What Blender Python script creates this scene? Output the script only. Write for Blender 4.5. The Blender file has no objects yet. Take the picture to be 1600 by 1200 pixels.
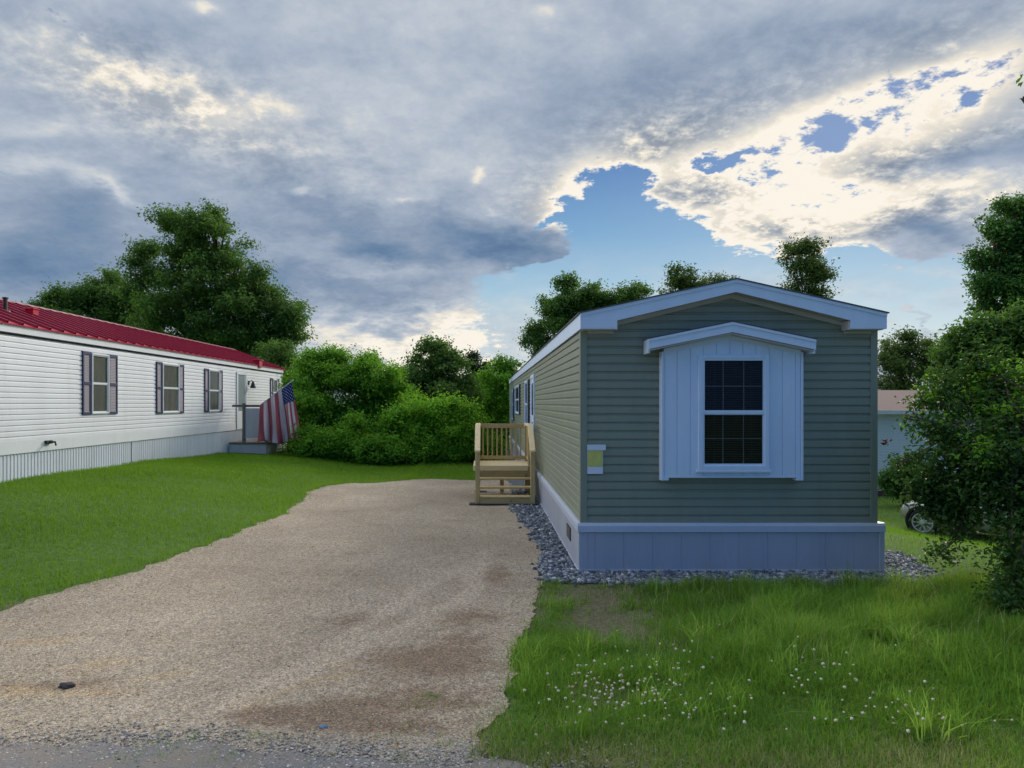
import bpy, bmesh, math, random
import numpy as np
from mathutils import Vector, Matrix

R = math.radians
scene = bpy.context.scene
COL = scene.collection

# ---------------------------------------------------------------- camera
FPX, VPX, HOR = 1100.0, 756.0, 630.0          # focal length and vanishing point in photograph pixels (1600 x 1200)
EYE = 2.03
cam_d = bpy.data.cameras.new("camera")
cam = bpy.data.objects.new("camera", cam_d)
COL.objects.link(cam)
cam.location = (0.0, 0.0, EYE)
cam.rotation_euler = (R(90), 0, 0)
cam_d.sensor_width = 36.0
cam_d.lens = 36.0 * FPX / 1600.0
cam_d.shift_x = (800.0 - VPX) / 1600.0
cam_d.shift_y = (HOR - 600.0) / 1600.0
cam_d.clip_start = 0.05
cam_d.clip_end = 3000.0
scene.camera = cam

# ---------------------------------------------------------------- exposure
scene.view_settings.view_transform = 'Standard'
scene.view_settings.look = 'None'
scene.view_settings.exposure = 0.0
scene.view_settings.gamma = 1.0
scene.view_settings.use_curve_mapping = False
scene.cycles.max_bounces = 8
scene.cycles.transparent_max_bounces = 12
scene.cycles.use_denoising = True

# ---------------------------------------------------------------- sun (behind thin cloud, low, ahead to the right)
SUN_EL, SUN_AZ = R(24), R(28)
sun_d = bpy.data.lights.new("sun", 'SUN')
sun_d.energy = 2.3
sun_d.angle = R(12)
sun_d.color = (1.0, 0.93, 0.80)
sun = bpy.data.objects.new("sun", sun_d)
COL.objects.link(sun)
sdir = Vector((math.sin(SUN_AZ) * math.cos(SUN_EL), math.cos(SUN_AZ) * math.cos(SUN_EL), math.sin(SUN_EL)))
sun.rotation_euler = sdir.to_track_quat('Z', 'Y').to_euler()

# ---------------------------------------------------------------- world: clear Nishita sky with broken evening cloud
def srgb(r, g, b):
    def f(c):
        c /= 255.0
        return c / 12.92 if c <= 0.04045 else ((c + 0.055) / 1.055) ** 2.4
    return (f(r), f(g), f(b), 1.0)

def build_world():
    w = bpy.data.worlds.new("World")
    scene.world = w
    w.use_nodes = True
    nt = w.node_tree
    nt.nodes.clear()
    L = nt.links

    def node(t):
        return nt.nodes.new(t)

    def put(sock, v):
        if hasattr(v, 'is_output') or isinstance(v, bpy.types.NodeSocket):
            L.new(v, sock)
        else:
            sock.default_value = v

    def M(op, a, b=0.0, c=0.0, clamp=False):
        n = node('ShaderNodeMath')
        n.operation = op
        n.use_clamp = clamp
        put(n.inputs[0], a); put(n.inputs[1], b); put(n.inputs[2], c)
        return n.outputs[0]

    def VM(op, a, b=None):
        n = node('ShaderNodeVectorMath')
        n.operation = op
        put(n.inputs[0], a)
        if b is not None:
            put(n.inputs[3 if op == 'SCALE' else 1], b)
        return n.outputs['Value'] if op in ('DOT_PRODUCT', 'LENGTH') else n.outputs[0]

    def comb(x, y, z=0.0):
        n = node('ShaderNodeCombineXYZ')
        put(n.inputs[0], x); put(n.inputs[1], y); put(n.inputs[2], z)
        return n.outputs[0]

    def step(x, a, b):                       # smoothstep a..b
        n = node('ShaderNodeMapRange')
        n.interpolation_type = 'SMOOTHSTEP'
        put(n.inputs[0], x)
        n.inputs[1].default_value = a; n.inputs[2].default_value = b
        n.inputs[3].default_value = 0.0; n.inputs[4].default_value = 1.0
        return n.outputs[0]

    def mix(f, a, b, mode='MIX'):
        n = node('ShaderNodeMix')
        n.data_type = 'RGBA'; n.blend_type = mode; n.clamp_factor = True
        put(n.inputs[0], f); put(n.inputs[6], a); put(n.inputs[7], b)
        return n.outputs[2]

    def noise(vec, scale, detail=6.0, rough=0.55, dist=0.0):
        n = node('ShaderNodeTexNoise')
        n.noise_dimensions = '3D'
        put(n.inputs['Vector'], vec)
        n.inputs['Scale'].default_value = scale
        n.inputs['Detail'].default_value = detail
        n.inputs['Roughness'].default_value = rough
        n.inputs['Distortion'].default_value = dist
        return n

    def ramp(f, stops):
        n = node('ShaderNodeValToRGB')
        e = n.color_ramp.elements
        while len(e) < len(stops):
            e.new(0.5)
        for k, (p, c) in enumerate(stops):
            e[k].position = p; e[k].color = c
        put(n.inputs[0], f)
        return n.outputs[0]

    tc = node('ShaderNodeTexCoord').outputs['Generated']
    sep = node('ShaderNodeSeparateXYZ')
    L.new(tc, sep.inputs[0])
    dx, dy, dz = sep.outputs
    dyc = M('MAXIMUM', dy, 0.22)
    # bearing / elevation in hundredths of a radian-tangent about +Y (world directions, fixed to the place)
    U = M('MULTIPLY_ADD', M('DIVIDE', dx, dyc), 11.0, 7.56)
    V = M('MULTIPLY_ADD', M('DIVIDE', dz, dyc), -11.0, 6.30)
    # cloud-layer plane coordinates (foreshorten towards the horizon)
    den = M('ADD', M('MAXIMUM', dz, 0.0), 0.27)
    P = comb(M('DIVIDE', dx, den), M('DIVIDE', dy, den), 0.0)

    nw = noise(P, 1.3, 5.0, 0.6)
    warp = VM('SCALE', VM('SUBTRACT', nw.outputs['Color'], (0.5, 0.5, 0.5)), 1.9)
    nw2 = noise(P, 6.0, 6.0, 0.6)
    warp2 = VM('SCALE', VM('SUBTRACT', nw2.outputs['Color'], (0.5, 0.5, 0.5)), 1.0)
    UV = VM('ADD', VM('ADD', comb(U, V, 0.0), warp), warp2)
    UVs = comb(U, V, 0.0)

    def blobs(lst, base, uv):
        # a running sum of soft patches; the state vector carries (u, v, sum) so the nodes run one after another
        state = VM('MULTIPLY_ADD', uv, (1.0, 1.0, 0.0))
        state.node.inputs[2].default_value = (0.0, 0.0, base)
        for (x, y, rx, ry, ang, amp) in lst:
            m = node('ShaderNodeMapping')
            m.vector_type = 'TEXTURE'
            L.new(state, m.inputs[0])
            m.inputs['Location'].default_value = (x / 100, y / 100, 0)
            m.inputs['Rotation'].default_value = (0, 0, R(ang))
            m.inputs['Scale'].default_value = (rx / 100, ry / 100, 1e3)
            d = VM('DOT_PRODUCT', m.outputs[0], m.outputs[0])
            n = VM('MULTIPLY_ADD', M('POWER', 0.36788, d), (0.0, 0.0, amp))
            L.new(state, n.node.inputs[2])
            state = n
        z = node('ShaderNodeSeparateXYZ')
        L.new(state, z.inputs[0])
        return z.outputs[2]

    f1 = M('SUBTRACT', noise(P, 2.9, 10.0, 0.62, 0.3).outputs[0], 0.5)      # broad fractal
    f2 = M('SUBTRACT', noise(P, 11.5, 8.0, 0.62, 0.2).outputs[0], 0.5)       # fine ragged
    f4 = M('SUBTRACT', noise(P, 33.0, 7.0, 0.65, 0.2).outputs[0], 0.5)     # small puffs
    f3 = M('SUBTRACT', noise(comb(M('MULTIPLY', U, 0.35), V, 0.0), 0.9, 6.0, 0.5).outputs[0], 0.5)  # long soft streaks

    # where the hidden sun lights the thin cloud from behind
    lit = blobs(SKY_LIT, 0.0, UVs)
    lit = M('MINIMUM', M('MAXIMUM', lit, 0.0), 1.0)
    # thickness of the cloud (negative = hole)
    D = blobs(SKY_D, 0.95, UV)
    D = M('MULTIPLY_ADD', f1, 0.9, D)
    D = M('MULTIPLY_ADD', f2, M('MULTIPLY_ADD', lit, 1.3, 0.8), D)
    D = M('MULTIPLY_ADD', f4, M('MULTIPLY_ADD', lit, 1.3, 0.45), D)
    cover = step(D, 0.0, 0.38)
    # brightness of the cloud
    S = blobs(SKY_S, 0.605, UV)
    S = M('MULTIPLY_ADD', f1, 0.34, S)
    S = M('MULTIPLY_ADD', f2, 0.26, S)
    S = M('MULTIPLY_ADD', f3, 0.16, S)
    thin = M('SUBTRACT', 1.0, step(D, 0.10, 0.95))
    S = M('MULTIPLY_ADD', M('MULTIPLY', lit, thin), 0.75, S)
    S = M('MULTIPLY_ADD', M('MULTIPLY', lit, f2), 1.6, S)
    S = M('MULTIPLY_ADD', M('MULTIPLY', lit, f4), 1.6, S)
    S = M('MULTIPLY_ADD', f4, 0.16, S)
    cloud = mix(M('MULTIPLY', lit, 0.75), ramp(S, SKY_RAMP), ramp(S, SKY_RAMP_WARM))

    sky = node('ShaderNodeTexSky')
    sky.sky_type = 'NISHITA'
    sky.sun_disc = False
    sky.sun_elevation = SUN_EL
    sky.sun_rotation = SUN_AZ
    sky.air_density = 1.0
    sky.dust_density = 0.6
    sky.ozone_density = 2.0
    clear = mix(0.85, VM('SCALE', sky.outputs[0], 0.08),
                ramp(M('DIVIDE', V, 6.3), [(0.0, srgb(60, 110, 175)), (0.42, srgb(72, 128, 188)), (0.58, srgb(112, 164, 206)),
                                           (0.72, srgb(158, 196, 219)), (0.86, srgb(196, 214, 222)), (1.0, srgb(214, 218, 216))]))
    veil = M('MULTIPLY', step(M('MULTIPLY_ADD', f3, 0.9, f1), -0.16, 0.20), M('MULTIPLY', step(V, 3.7, 4.7), 0.75))   # thin high veil low in the sky
    clear = mix(veil, clear, ramp(M('MULTIPLY_ADD', f2, 1.2, 0.5), [(0.2, srgb(176, 190, 206)), (0.6, srgb(206, 213, 217)), (0.9, srgb(236, 230, 218))]))
    front = mix(cover, clear, cloud)

    # overhead: unseen bright cloud added for light; behind the viewer: open blue evening sky
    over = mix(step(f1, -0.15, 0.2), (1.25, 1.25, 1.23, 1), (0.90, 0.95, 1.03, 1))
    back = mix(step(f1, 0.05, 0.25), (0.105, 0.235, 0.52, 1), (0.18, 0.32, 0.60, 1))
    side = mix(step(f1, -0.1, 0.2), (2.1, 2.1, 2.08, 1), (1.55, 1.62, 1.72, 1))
    side = VM('SCALE', side, M('MULTIPLY_ADD', step(dx, -0.3, 0.3), -0.80, 1.80))      # unseen left sky raised further to light the drive-side wall
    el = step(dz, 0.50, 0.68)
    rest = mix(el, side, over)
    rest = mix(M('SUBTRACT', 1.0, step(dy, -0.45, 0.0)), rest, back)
    elev_f = M('SUBTRACT', 1.0, step(dz, 0.50, 0.62))
    inview = M('MULTIPLY', step(dy, 0.24, 0.56), elev_f)
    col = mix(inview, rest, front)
    below = step(dz, -0.12, -0.03)
    col = mix(below, (0.09, 0.10, 0.06, 1), col)
    bg = node('ShaderNodeBackground')
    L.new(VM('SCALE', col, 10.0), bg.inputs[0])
    bg.inputs[1].default_value = 0.1
    out = node('ShaderNodeOutputWorld')
    L.new(bg.outputs[0], out.inputs[0])
    try:
        w.cycles.sampling_method = 'MANUAL'
        w.cycles.sample_map_resolution = 1024
    except Exception:
        pass

# (bearing, height, half-width, half-height, tilt, amount) of each patch of sky
SKY_D = [
    (950, 312, 78, 46, -14, -1.9), (960, 395, 130, 38, 0, -1.6), (1060, 380, 60, 30, 10, -0.9), (880, 338, 55, 13, -20, -0.9),
    (1080, 440, 260, 34, 2, -1.5), (1420, 450, 240, 40, 4, -1.1), (1280, 520, 420, 60, 0, -1.3), (1230, 450, 40, 10, -20, 0.7), (1430, 490, 50, 14, 30, 0.7),
    (850, 480, 90, 60, 0, -1.5), (720, 470, 60, 40, 0, -0.3), (925, 312, 12, 18, 0, 0.9), (905, 300, 12, 12, 0, 0.6),
    (1282, 215, 36, 16, -10, -0.85), (1110, 258, 46, 9, -18, -1.2), (1160, 294, 30, 9, 10, -0.45), (1215, 268, 20, 9, 20, -0.5),
    (1488, 146, 20, 12, 20, -0.5), (1345, 210, 14, 8, 0, -0.25), (1135, 330, 30, 9, 0, -0.5), (1350, 380, 34, 10, -10, -0.5),
    (80, 18, 40, 16, 30, -0.8), (118, 60, 14, 8, 20, -0.7), (190, 108, 12, 7, 10, -0.5), (15, 268, 28, 9, 15, -0.7),
    (1230, 320, 240, 90, -10, -0.70), (1200, 230, 170, 50, -20, -0.35), (900, 250, 60, 40, -25, -0.3),
    (1180, 338, 140, 48, 14, 0.66), (1070, 302, 60, 30, 0, 1.0), (1270, 380, 90, 26, 6, 0.7), (1010, 225, 110, 24, -22, 0.25),
    (1460, 120, 190, 60, -20, -0.50),
    (840, 395, 85, 36, 12, 1.7), (1450, 375, 65, 36, 10, 1.2), (1470, 255, 170, 30, -8, 0.9),
    (750, 545, 55, 18, 0, 0.5), (640, 550, 300, 30, 0, -0.5), (1420, 430, 90, 22, 15, 0.35),
]
SKY_S = [
    (700, 30, 260, 60, 0, 0.10), (600, 190, 260, 90, 10, 0.08), (230, 60, 160, 50, 10, -0.12), (1010, 150, 220, 70, -10, -0.12),
    (1300, 60, 230, 50, -15, -0.16), (500, 315, 130, 42, 20, -0.24), (610, 392, 85, 26, 18, -0.36), (820, 392, 110, 38, 12, -0.36), (720, 350, 100, 28, 14, -0.20), (400, 350, 120, 30, 16, -0.14),
    (460, 455, 140, 45, 8, -0.30), (650, 490, 90, 35, -10, -0.14), (110, 345, 130, 50, 8, -0.24), (50, 425, 150, 55, 0, -0.36),
    (240, 270, 60, 35, 10, -0.08), (640, 548, 300, 26, 0, 0.36), (830, 530, 150, 44, 0, 0.34), (560, 440, 70, 14, -8, 0.10), (320, 420, 80, 30, 20, -0.1),
    (1450, 372, 62, 36, 10, -0.42), (1470, 252, 150, 30, -8, -0.22), (1260, 325, 190, 55, 4, 0.34), (1500, 310, 110, 16, -8, 0.25), (1300, 180, 160, 30, -22, 0.18),
    (760, 550, 45, 16, 0, -0.20), (30, 180, 90, 40, 0, 0.0), (730, 260, 60, 40, 0, 0.08), (1400, 470, 160, 60, 0, 0.10),
    (30, 60, 60, 28, 10, 0.12), (110, 100, 80, 26, 22, 0.12), (210, 118, 60, 20, 18, 0.16), (300, 160, 75, 20, 22, 0.22),
    (400, 178, 60, 20, 8, 0.24), (160, 140, 45, 14, 5, 0.16), (330, 195, 55, 16, 14, 0.14), (195, 325, 50, 12, 35, 0.34),
    (70, 200, 90, 16, 4, 0.14), (40, 255, 60, 14, 10, 0.18), (140, 285, 60, 14, 18, 0.14), (465, 282, 16, 8, 0, 0.25),
    (625, 290, 22, 8, 0, 0.2), (730, 270, 12, 8, 0, 0.2), (320, 5, 22, 10, 0, 0.3), (870, 22, 20, 14, 0, 0.2), (780, 312, 14, 8, 0, 0.2),
]
SKY_LIT = [
    (1250, 310, 300, 130, -14, 1.0), (1000, 250, 130, 60, -20, 0.9), (870, 330, 60, 40, -20, 0.9), (1470, 140, 230, 80, -22, 0.9),
    (1350, 220, 150, 60, 0, 0.4), (250, 150, 230, 60, 20, 0.75), (1450, 375, 65, 38, 10, -1.0), (840, 400, 90, 45, 10, -1.2),
    (1480, 252, 150, 26, -8, -0.7), (1400, 330, 180, 40, 0, 0.4), (800, 520, 200, 40, 0, 0.4),
]
SKY_RAMP = [(0.08, srgb(88, 116, 152)), (0.25, srgb(112, 138, 168)), (0.42, srgb(139, 156, 179)), (0.58, srgb(165, 178, 196)),
            (0.74, srgb(192, 200, 210)), (0.88, srgb(228, 224, 214)), (1.0, srgb(250, 243, 230))]
SKY_RAMP_WARM = [(0.10, srgb(118, 130, 146)), (0.40, srgb(156, 161, 168)), (0.60, srgb(186, 187, 186)), (0.78, srgb(222, 216, 204)),
                 (0.95, srgb(248, 238, 221)), (1.0, srgb(252, 245, 232))]
build_world()

# ---------------------------------------------------------------- small helpers
rng = np.random.default_rng(7)
random.seed(7)

def sm(t):
    t = np.clip(t, 0.0, 1.0)
    return t * t * (3 - 2 * t)

def ground_z(x, y):
    x = np.asarray(x, float); y = np.asarray(y, float)
    left = 0.60 * sm((-x - 2.6) / 5.6) * sm((y - 5.0) / 7.0) * (1 - 0.45 * sm((y - 14.0) / 12.0))
    right = -1.15 * sm((x - 5.0) / 6.5) * sm((y - 7.6) / 7.0)
    far = -0.3 * sm((y - 34) / 20)
    near = 0.02 * np.sin(x * 1.7 + 0.6) * np.sin(y * 1.3)
    return left + right + far + near * sm((np.abs(x - 3.0) - 2.3) / 1.0)

def gz(x, y):
    return float(ground_z(x, y))

def at(px, py, depth=None, z=0.0):
    """photograph pixel -> world point, on the plane z or at a given depth"""
    if depth is None:
        depth = (EYE - z) * FPX / (py - HOR)
    return ((px - VPX) * depth / FPX, depth, EYE - (py - HOR) * depth / FPX)

def tag(o, label=None, cat=None, group=None, kind=None):
    if label: o["label"] = label
    if cat: o["category"] = cat
    if group: o["group"] = group
    if kind: o["kind"] = kind
    return o

def empty(name, loc, label, cat, group=None):
    o = bpy.data.objects.new(name, None)
    o.empty_display_size = 0.2
    o.location = loc
    COL.objects.link(o)
    return tag(o, label, cat, group)

def origin_of(o):
    v = Vector((0, 0, 0))
    while o is not None:
        v += o.location
        o = o.parent
    return v

class MB:
    """collects shapes in world coordinates and links them as one mesh object"""
    def __init__(self, f=None):
        self.v, self.f, self.fn = [], [], f

    def pt(self, p):
        self.v.append(tuple(self.fn(*p)) if self.fn else tuple(p))
        return len(self.v) - 1

    def face(self, pts):
        self.f.append([self.pt(p) for p in pts])

    def box(self, x0, x1, y0, y1, z0, z1):
        c = [(x0, y0, z0), (x1, y0, z0), (x1, y1, z0), (x0, y1, z0), (x0, y0, z1), (x1, y0, z1), (x1, y1, z1), (x0, y1, z1)]
        i = [self.pt(p) for p in c]
        for q in ((0, 3, 2, 1), (4, 5, 6, 7), (0, 1, 5, 4), (1, 2, 6, 5), (2, 3, 7, 6), (3, 0, 4, 7)):
            self.f.append([i[k] for k in q])
        return self

    def hexa(self, c):
        i = [self.pt(p) for p in c]
        for q in ((0, 3, 2, 1), (4, 5, 6, 7), (0, 1, 5, 4), (1, 2, 6, 5), (2, 3, 7, 6), (3, 0, 4, 7)):
            self.f.append([i[k] for k in q])
        return self

    def prism(self, poly, a, b, axis='y'):
        """poly in the plane across axis, from a to b along it"""
        def P(p, t):
            return {'y': (p[0], t, p[1]), 'x': (t, p[0], p[1]), 'z': (p[0], p[1], t)}[axis]
        A = [self.pt(P(p, a)) for p in poly]
        B = [self.pt(P(p, b)) for p in poly]
        n = len(poly)
        self.f.append(A); self.f.append(B[::-1])
        for k in range(n):
            self.f.append([A[k], B[k], B[(k + 1) % n], A[(k + 1) % n]])
        return self

    def tube(self, pts, rad, n=8, cap=True):
        pts = [Vector(p) for p in pts]
        if not hasattr(rad, '__len__'):
            rad = [rad] * len(pts)
        rings = []
        for k, p in enumerate(pts):
            d = (pts[min(k + 1, len(pts) - 1)] - pts[max(k - 1, 0)]).normalized()
            a = d.cross(Vector((0, 0, 1)) if abs(d.z) < 0.9 else Vector((1, 0, 0))).normalized()
            b = d.cross(a)
            rings.append([self.pt(p + rad[k] * (a * math.cos(2 * math.pi * j / n) + b * math.sin(2 * math.pi * j / n))) for j in range(n)])
        for k in range(len(rings) - 1):
            for j in range(n):
                self.f.append([rings[k][j], rings[k][(j + 1) % n], rings[k + 1][(j + 1) % n], rings[k + 1][j]])
        if cap:
            self.f.append(rings[0][::-1]); self.f.append(rings[-1])
        return self

    def lathe(self, c, axis, prof, n=24):
        """profile [(radius, offset along axis)] turned about an axis through c"""
        ax = Vector(axis).normalized()
        a = ax.cross(Vector((0, 0, 1)) if abs(ax.z) < 0.9 else Vector((1, 0, 0))).normalized()
        b = ax.cross(a)
        c = Vector(c)
        rings = [[self.pt(c + ax * o + r * (a * math.cos(2 * math.pi * j / n) + b * math.sin(2 * math.pi * j / n))) for j in range(n)] for r, o in prof]
        for k in range(len(rings) - 1):
            for j in range(n):
                self.f.append([rings[k][j], rings[k][(j + 1) % n], rings[k + 1][(j + 1) % n], rings[k + 1][j]])
        self.f.append(rings[0][::-1]); self.f.append(rings[-1])
        return self

    def build(self, name, mat, parent=None, bevel=0.0, smooth=False, segs=1):
        off = origin_of(parent) if parent is not None else Vector((0, 0, 0))
        me = bpy.data.meshes.new(name)
        me.from_pydata([(x - off.x, y - off.y, z - off.z) for x, y, z in self.v], [], self.f)
        bm = bmesh.new(); bm.from_mesh(me)
        bmesh.ops.recalc_face_normals(bm, faces=bm.faces)
        if bevel > 0:
            es = [e for e in bm.edges if len(e.link_faces) == 2 and e.calc_face_angle(0) > 0.5]
            bmesh.ops.bevel(bm, geom=es, offset=bevel, segments=segs, affect='EDGES', clamp_overlap=True)
        bm.to_mesh(me); bm.free()
        if smooth:
            for p in me.polygons: p.use_smooth = True
        me.materials.append(mat)
        o = bpy.data.objects.new(name, me)
        COL.objects.link(o)
        if parent is not None: o.parent = parent
        return o

def mass(name, verts, faces, mat, parent=None, tint=None, smooth=False):
    """big mesh from numpy arrays; faces (n, k); tint = one value per face stored on the face"""
    off = np.array(origin_of(parent)) if parent is not None else np.zeros(3)
    me = bpy.data.meshes.new(name)
    nv, nf, k = len(verts), len(faces), faces.shape[1]
    me.vertices.add(nv)
    me.vertices.foreach_set("co", (verts - off).astype(np.float32).ravel())
    me.loops.add(nf * k)
    me.loops.foreach_set("vertex_index", faces.astype(np.int32).ravel())
    me.polygons.add(nf)
    me.polygons.foreach_set("loop_start", np.arange(0, nf * k, k, dtype=np.int32))
    me.polygons.foreach_set("loop_total", np.full(nf, k, np.int32))
    if smooth:
        me.polygons.foreach_set("use_smooth", np.ones(nf, bool))
    me.update(calc_edges=True)
    if tint is not None:
        a = me.attributes.new("tint", 'FLOAT', 'FACE')
        a.data.foreach_set("value", np.asarray(tint, np.float32))
    me.materials.append(mat)
    o = bpy.data.objects.new(name, me)
    COL.objects.link(o)
    if parent is not None: o.parent = parent
    return o

# ---------------------------------------------------------------- materials
class Mat:
    def __init__(self, name):
        self.m = bpy.data.materials.new(name)
        self.m.use_nodes = True
        self.nt = self.m.node_tree
        self.b = self.nt.nodes["Principled BSDF"]
        self.out = self.nt.nodes["Material Output"]
    def n(self, t, **kw):
        x = self.nt.nodes.new(t)
        for k, v in kw.items(): setattr(x, k, v)
        return x
    def l(self, a, b): self.nt.links.new(a, b)
    def val(self, **kw):
        for k, v in kw.items(): self.b.inputs[k.replace('_', ' ')].default_value = v
        return self
    def coord(self, kind='Object', scale=(1, 1, 1)):
        t = self.n('ShaderNodeTexCoord')
        mp = self.n('ShaderNodeMapping')
        mp.inputs['Scale'].default_value = scale
        self.l(t.outputs[kind], mp.inputs[0])
        return mp.outputs[0]
    def noise(self, vec, scale, detail=5, rough=0.6):
        x = self.n('ShaderNodeTexNoise')
        self.l(vec, x.inputs['Vector'])
        x.inputs['Scale'].default_value = scale; x.inputs['Detail'].default_value = detail; x.inputs['Roughness'].default_value = rough
        return x.outputs[0]
    def ramp(self, f, stops, interp='LINEAR'):
        x = self.n('ShaderNodeValToRGB')
        x.color_ramp.interpolation = interp
        e = x.color_ramp.elements
        while len(e) < len(stops): e.new(0.5)
        for k, (p, c) in enumerate(stops):
            e[k].position = p
            e[k].color = c if len(c) == 4 else (*c, 1)
        self.l(f, x.inputs[0])
        return x.outputs[0]
    def mix(self, f, a, b, mode='MIX'):
        x = self.n('ShaderNodeMix', data_type='RGBA', blend_type=mode)
        for s, v in ((0, f), (6, a), (7, b)):
            if isinstance(v, bpy.types.NodeSocket): self.l(v, x.inputs[s])
            else: x.inputs[s].default_value = v if s == 0 else (v if len(v) == 4 else (*v, 1))
        return x.outputs[2]
    def math(self, op, a, b=0.0, c=0.0):
        x = self.n('ShaderNodeMath', operation=op)
        for s, v in enumerate((a, b, c)):
            if isinstance(v, bpy.types.NodeSocket): self.l(v, x.inputs[s])
            else: x.inputs[s].default_value = v
        return x.outputs[0]
    def bump(self, h, strength=0.3, dist=0.01):
        x = self.n('ShaderNodeBump')
        x.inputs['Strength'].default_value = strength; x.inputs['Distance'].default_value = dist
        self.l(h, x.inputs['Height']); self.l(x.outputs[0], self.b.inputs['Normal'])
        return self

def vary(c, k):
    return tuple(max(0.0, v * k) for v in c[:3])

def paint(name, c, rough=0.5, var=0.08, scale=1.2, streak=True, bump=0.0, metallic=0.0, grime=0.0):
    m = Mat(name)
    v = m.coord('Object', (1, 1, 0.25) if streak else (1, 1, 1))
    n1 = m.noise(v, scale * 3, 6)
    col = m.ramp(n1, [(0.3, vary(c, 1 - var)), (0.7, vary(c, 1 + var))])
    if grime > 0:
        n2 = m.noise(m.coord('Object', (1, 1, 0.12)), 5.0, 8, 0.7)
        col = m.mix(m.ramp(n2, [(0.52, (0, 0, 0)), (0.75, (grime, grime, grime))]), col, vary((c[0] * 0.8, c[1] * 0.78, c[2] * 0.7), 0.75))
    m.l(col, m.b.inputs['Base Color'])
    m.val(Roughness=rough, Metallic=metallic)
    if bump > 0:
        m.bump(m.math('MULTIPLY_ADD', m.noise(m.coord('Object', (1, 1, 2.5)), 1.7, 3), 3.5, m.noise(m.coord('Object'), 60, 4)), bump, 0.006)
    return m.m

def wood(name, a, b, axis):
    m = Mat(name)
    sc = {'x': (0.6, 9, 9), 'y': (9, 0.6, 9), 'z': (9, 9, 0.6)}[axis]
    v = m.coord('Object', sc)
    g = m.noise(v, 4.0, 8, 0.65)
    kn = m.noise(m.coord('Object'), 7.0, 2)
    col = m.ramp(g, [(0.32, a), (0.68, b)])
    col = m.mix(m.ramp(kn, [(0.66, (0, 0, 0)), (0.74, (0.7, 0.7, 0.7))]), col, vary(a, 0.45))
    m.l(col, m.b.inputs['Base Color'])
    m.val(Roughness=0.75)
    m.bump(g, 0.25, 0.004)
    return m.m

def glassy(name, tint=(0.02, 0.025, 0.03), clear=0.75, rough=0.03):
    """window glass: part mirror (by angle), part see-through"""
    m = Mat(name)
    gl = m.n('ShaderNodeBsdfGlossy'); gl.inputs['Roughness'].default_value = rough
    gl.inputs['Color'].default_value = (0.95, 0.97, 1, 1)
    tr = m.n('ShaderNodeBsdfTransparent'); tr.inputs[0].default_value = (clear, clear, clear, 1)
    df = m.n('ShaderNodeBsdfDiffuse'); df.inputs[0].default_value = (*tint, 1)
    mx0 = m.n('ShaderNodeMixShader'); mx0.inputs[0].default_value = 0.06
    m.l(tr.outputs[0], mx0.inputs[1]); m.l(df.outputs[0], mx0.inputs[2])
    fr = m.n('ShaderNodeFresnel'); fr.inputs[0].default_value = 1.40
    wob = m.noise(m.coord('Object'), 1.4, 2)
    bp = m.n('ShaderNodeBump'); bp.inputs['Strength'].default_value = 0.05; bp.inputs['Distance'].default_value = 0.02
    m.l(wob, bp.inputs['Height']); m.l(bp.outputs[0], gl.inputs['Normal'])
    mx = m.n('ShaderNodeMixShader')
    gm = m.n('ShaderNodeNewGeometry')                 # no mirror on the inner face of the pane
    m.l(m.math('MULTIPLY', m.math('MULTIPLY', fr.outputs[0], 0.6), m.math('SUBTRACT', 1.0, gm.outputs['Backfacing'])), mx.inputs[0])
    m.l(mx0.outputs[0], mx.inputs[1]); m.l(gl.outputs[0], mx.inputs[2])
    m.l(mx.outputs[0], m.out.inputs[0])
    return m.m

def leafy(name, dark, mid, light, trans=0.35, gloss=0.6):
    """foliage: diffuse + light through the leaf, colour by the tint value on each leaf"""
    m = Mat(name)
    at_ = m.n('ShaderNodeAttribute'); at_.attribute_name = 'tint'
    col = m.ramp(at_.outputs['Fac'], [(0.0, dark), (0.5, mid), (1.0, light)])
    m.l(col, m.b.inputs['Base Color'])
    m.val(Roughness=gloss)
    m.b.inputs['Specular IOR Level'].default_value = 0.14
    tr = m.n('ShaderNodeBsdfTranslucent')
    m.l(m.mix(0.55, col, (light[0] * 1.35, light[1] * 1.35, light[2] * 0.7)), tr.inputs[0])
    mx = m.n('ShaderNodeMixShader'); mx.inputs[0].default_value = trans
    m.l(m.b.outputs[0], mx.inputs[1]); m.l(tr.outputs[0], mx.inputs[2])
    m.l(mx.outputs[0], m.out.inputs[0])
    return m.m

def tinted(name, stops, rough=0.85, bump=True):
    m = Mat(name)
    at_ = m.n('ShaderNodeAttribute'); at_.attribute_name = 'tint'
    col = m.ramp(at_.outputs['Fac'], stops)
    n = m.noise(m.coord('Object'), 60, 4)
    m.l(m.mix(0.35, col, m.ramp(n, [(0.3, (0.05, 0.05, 0.05)), (0.7, (0.9, 0.9, 0.9))]), 'OVERLAY'), m.b.inputs['Base Color'])
    m.val(Roughness=rough)
    return m.m

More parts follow.
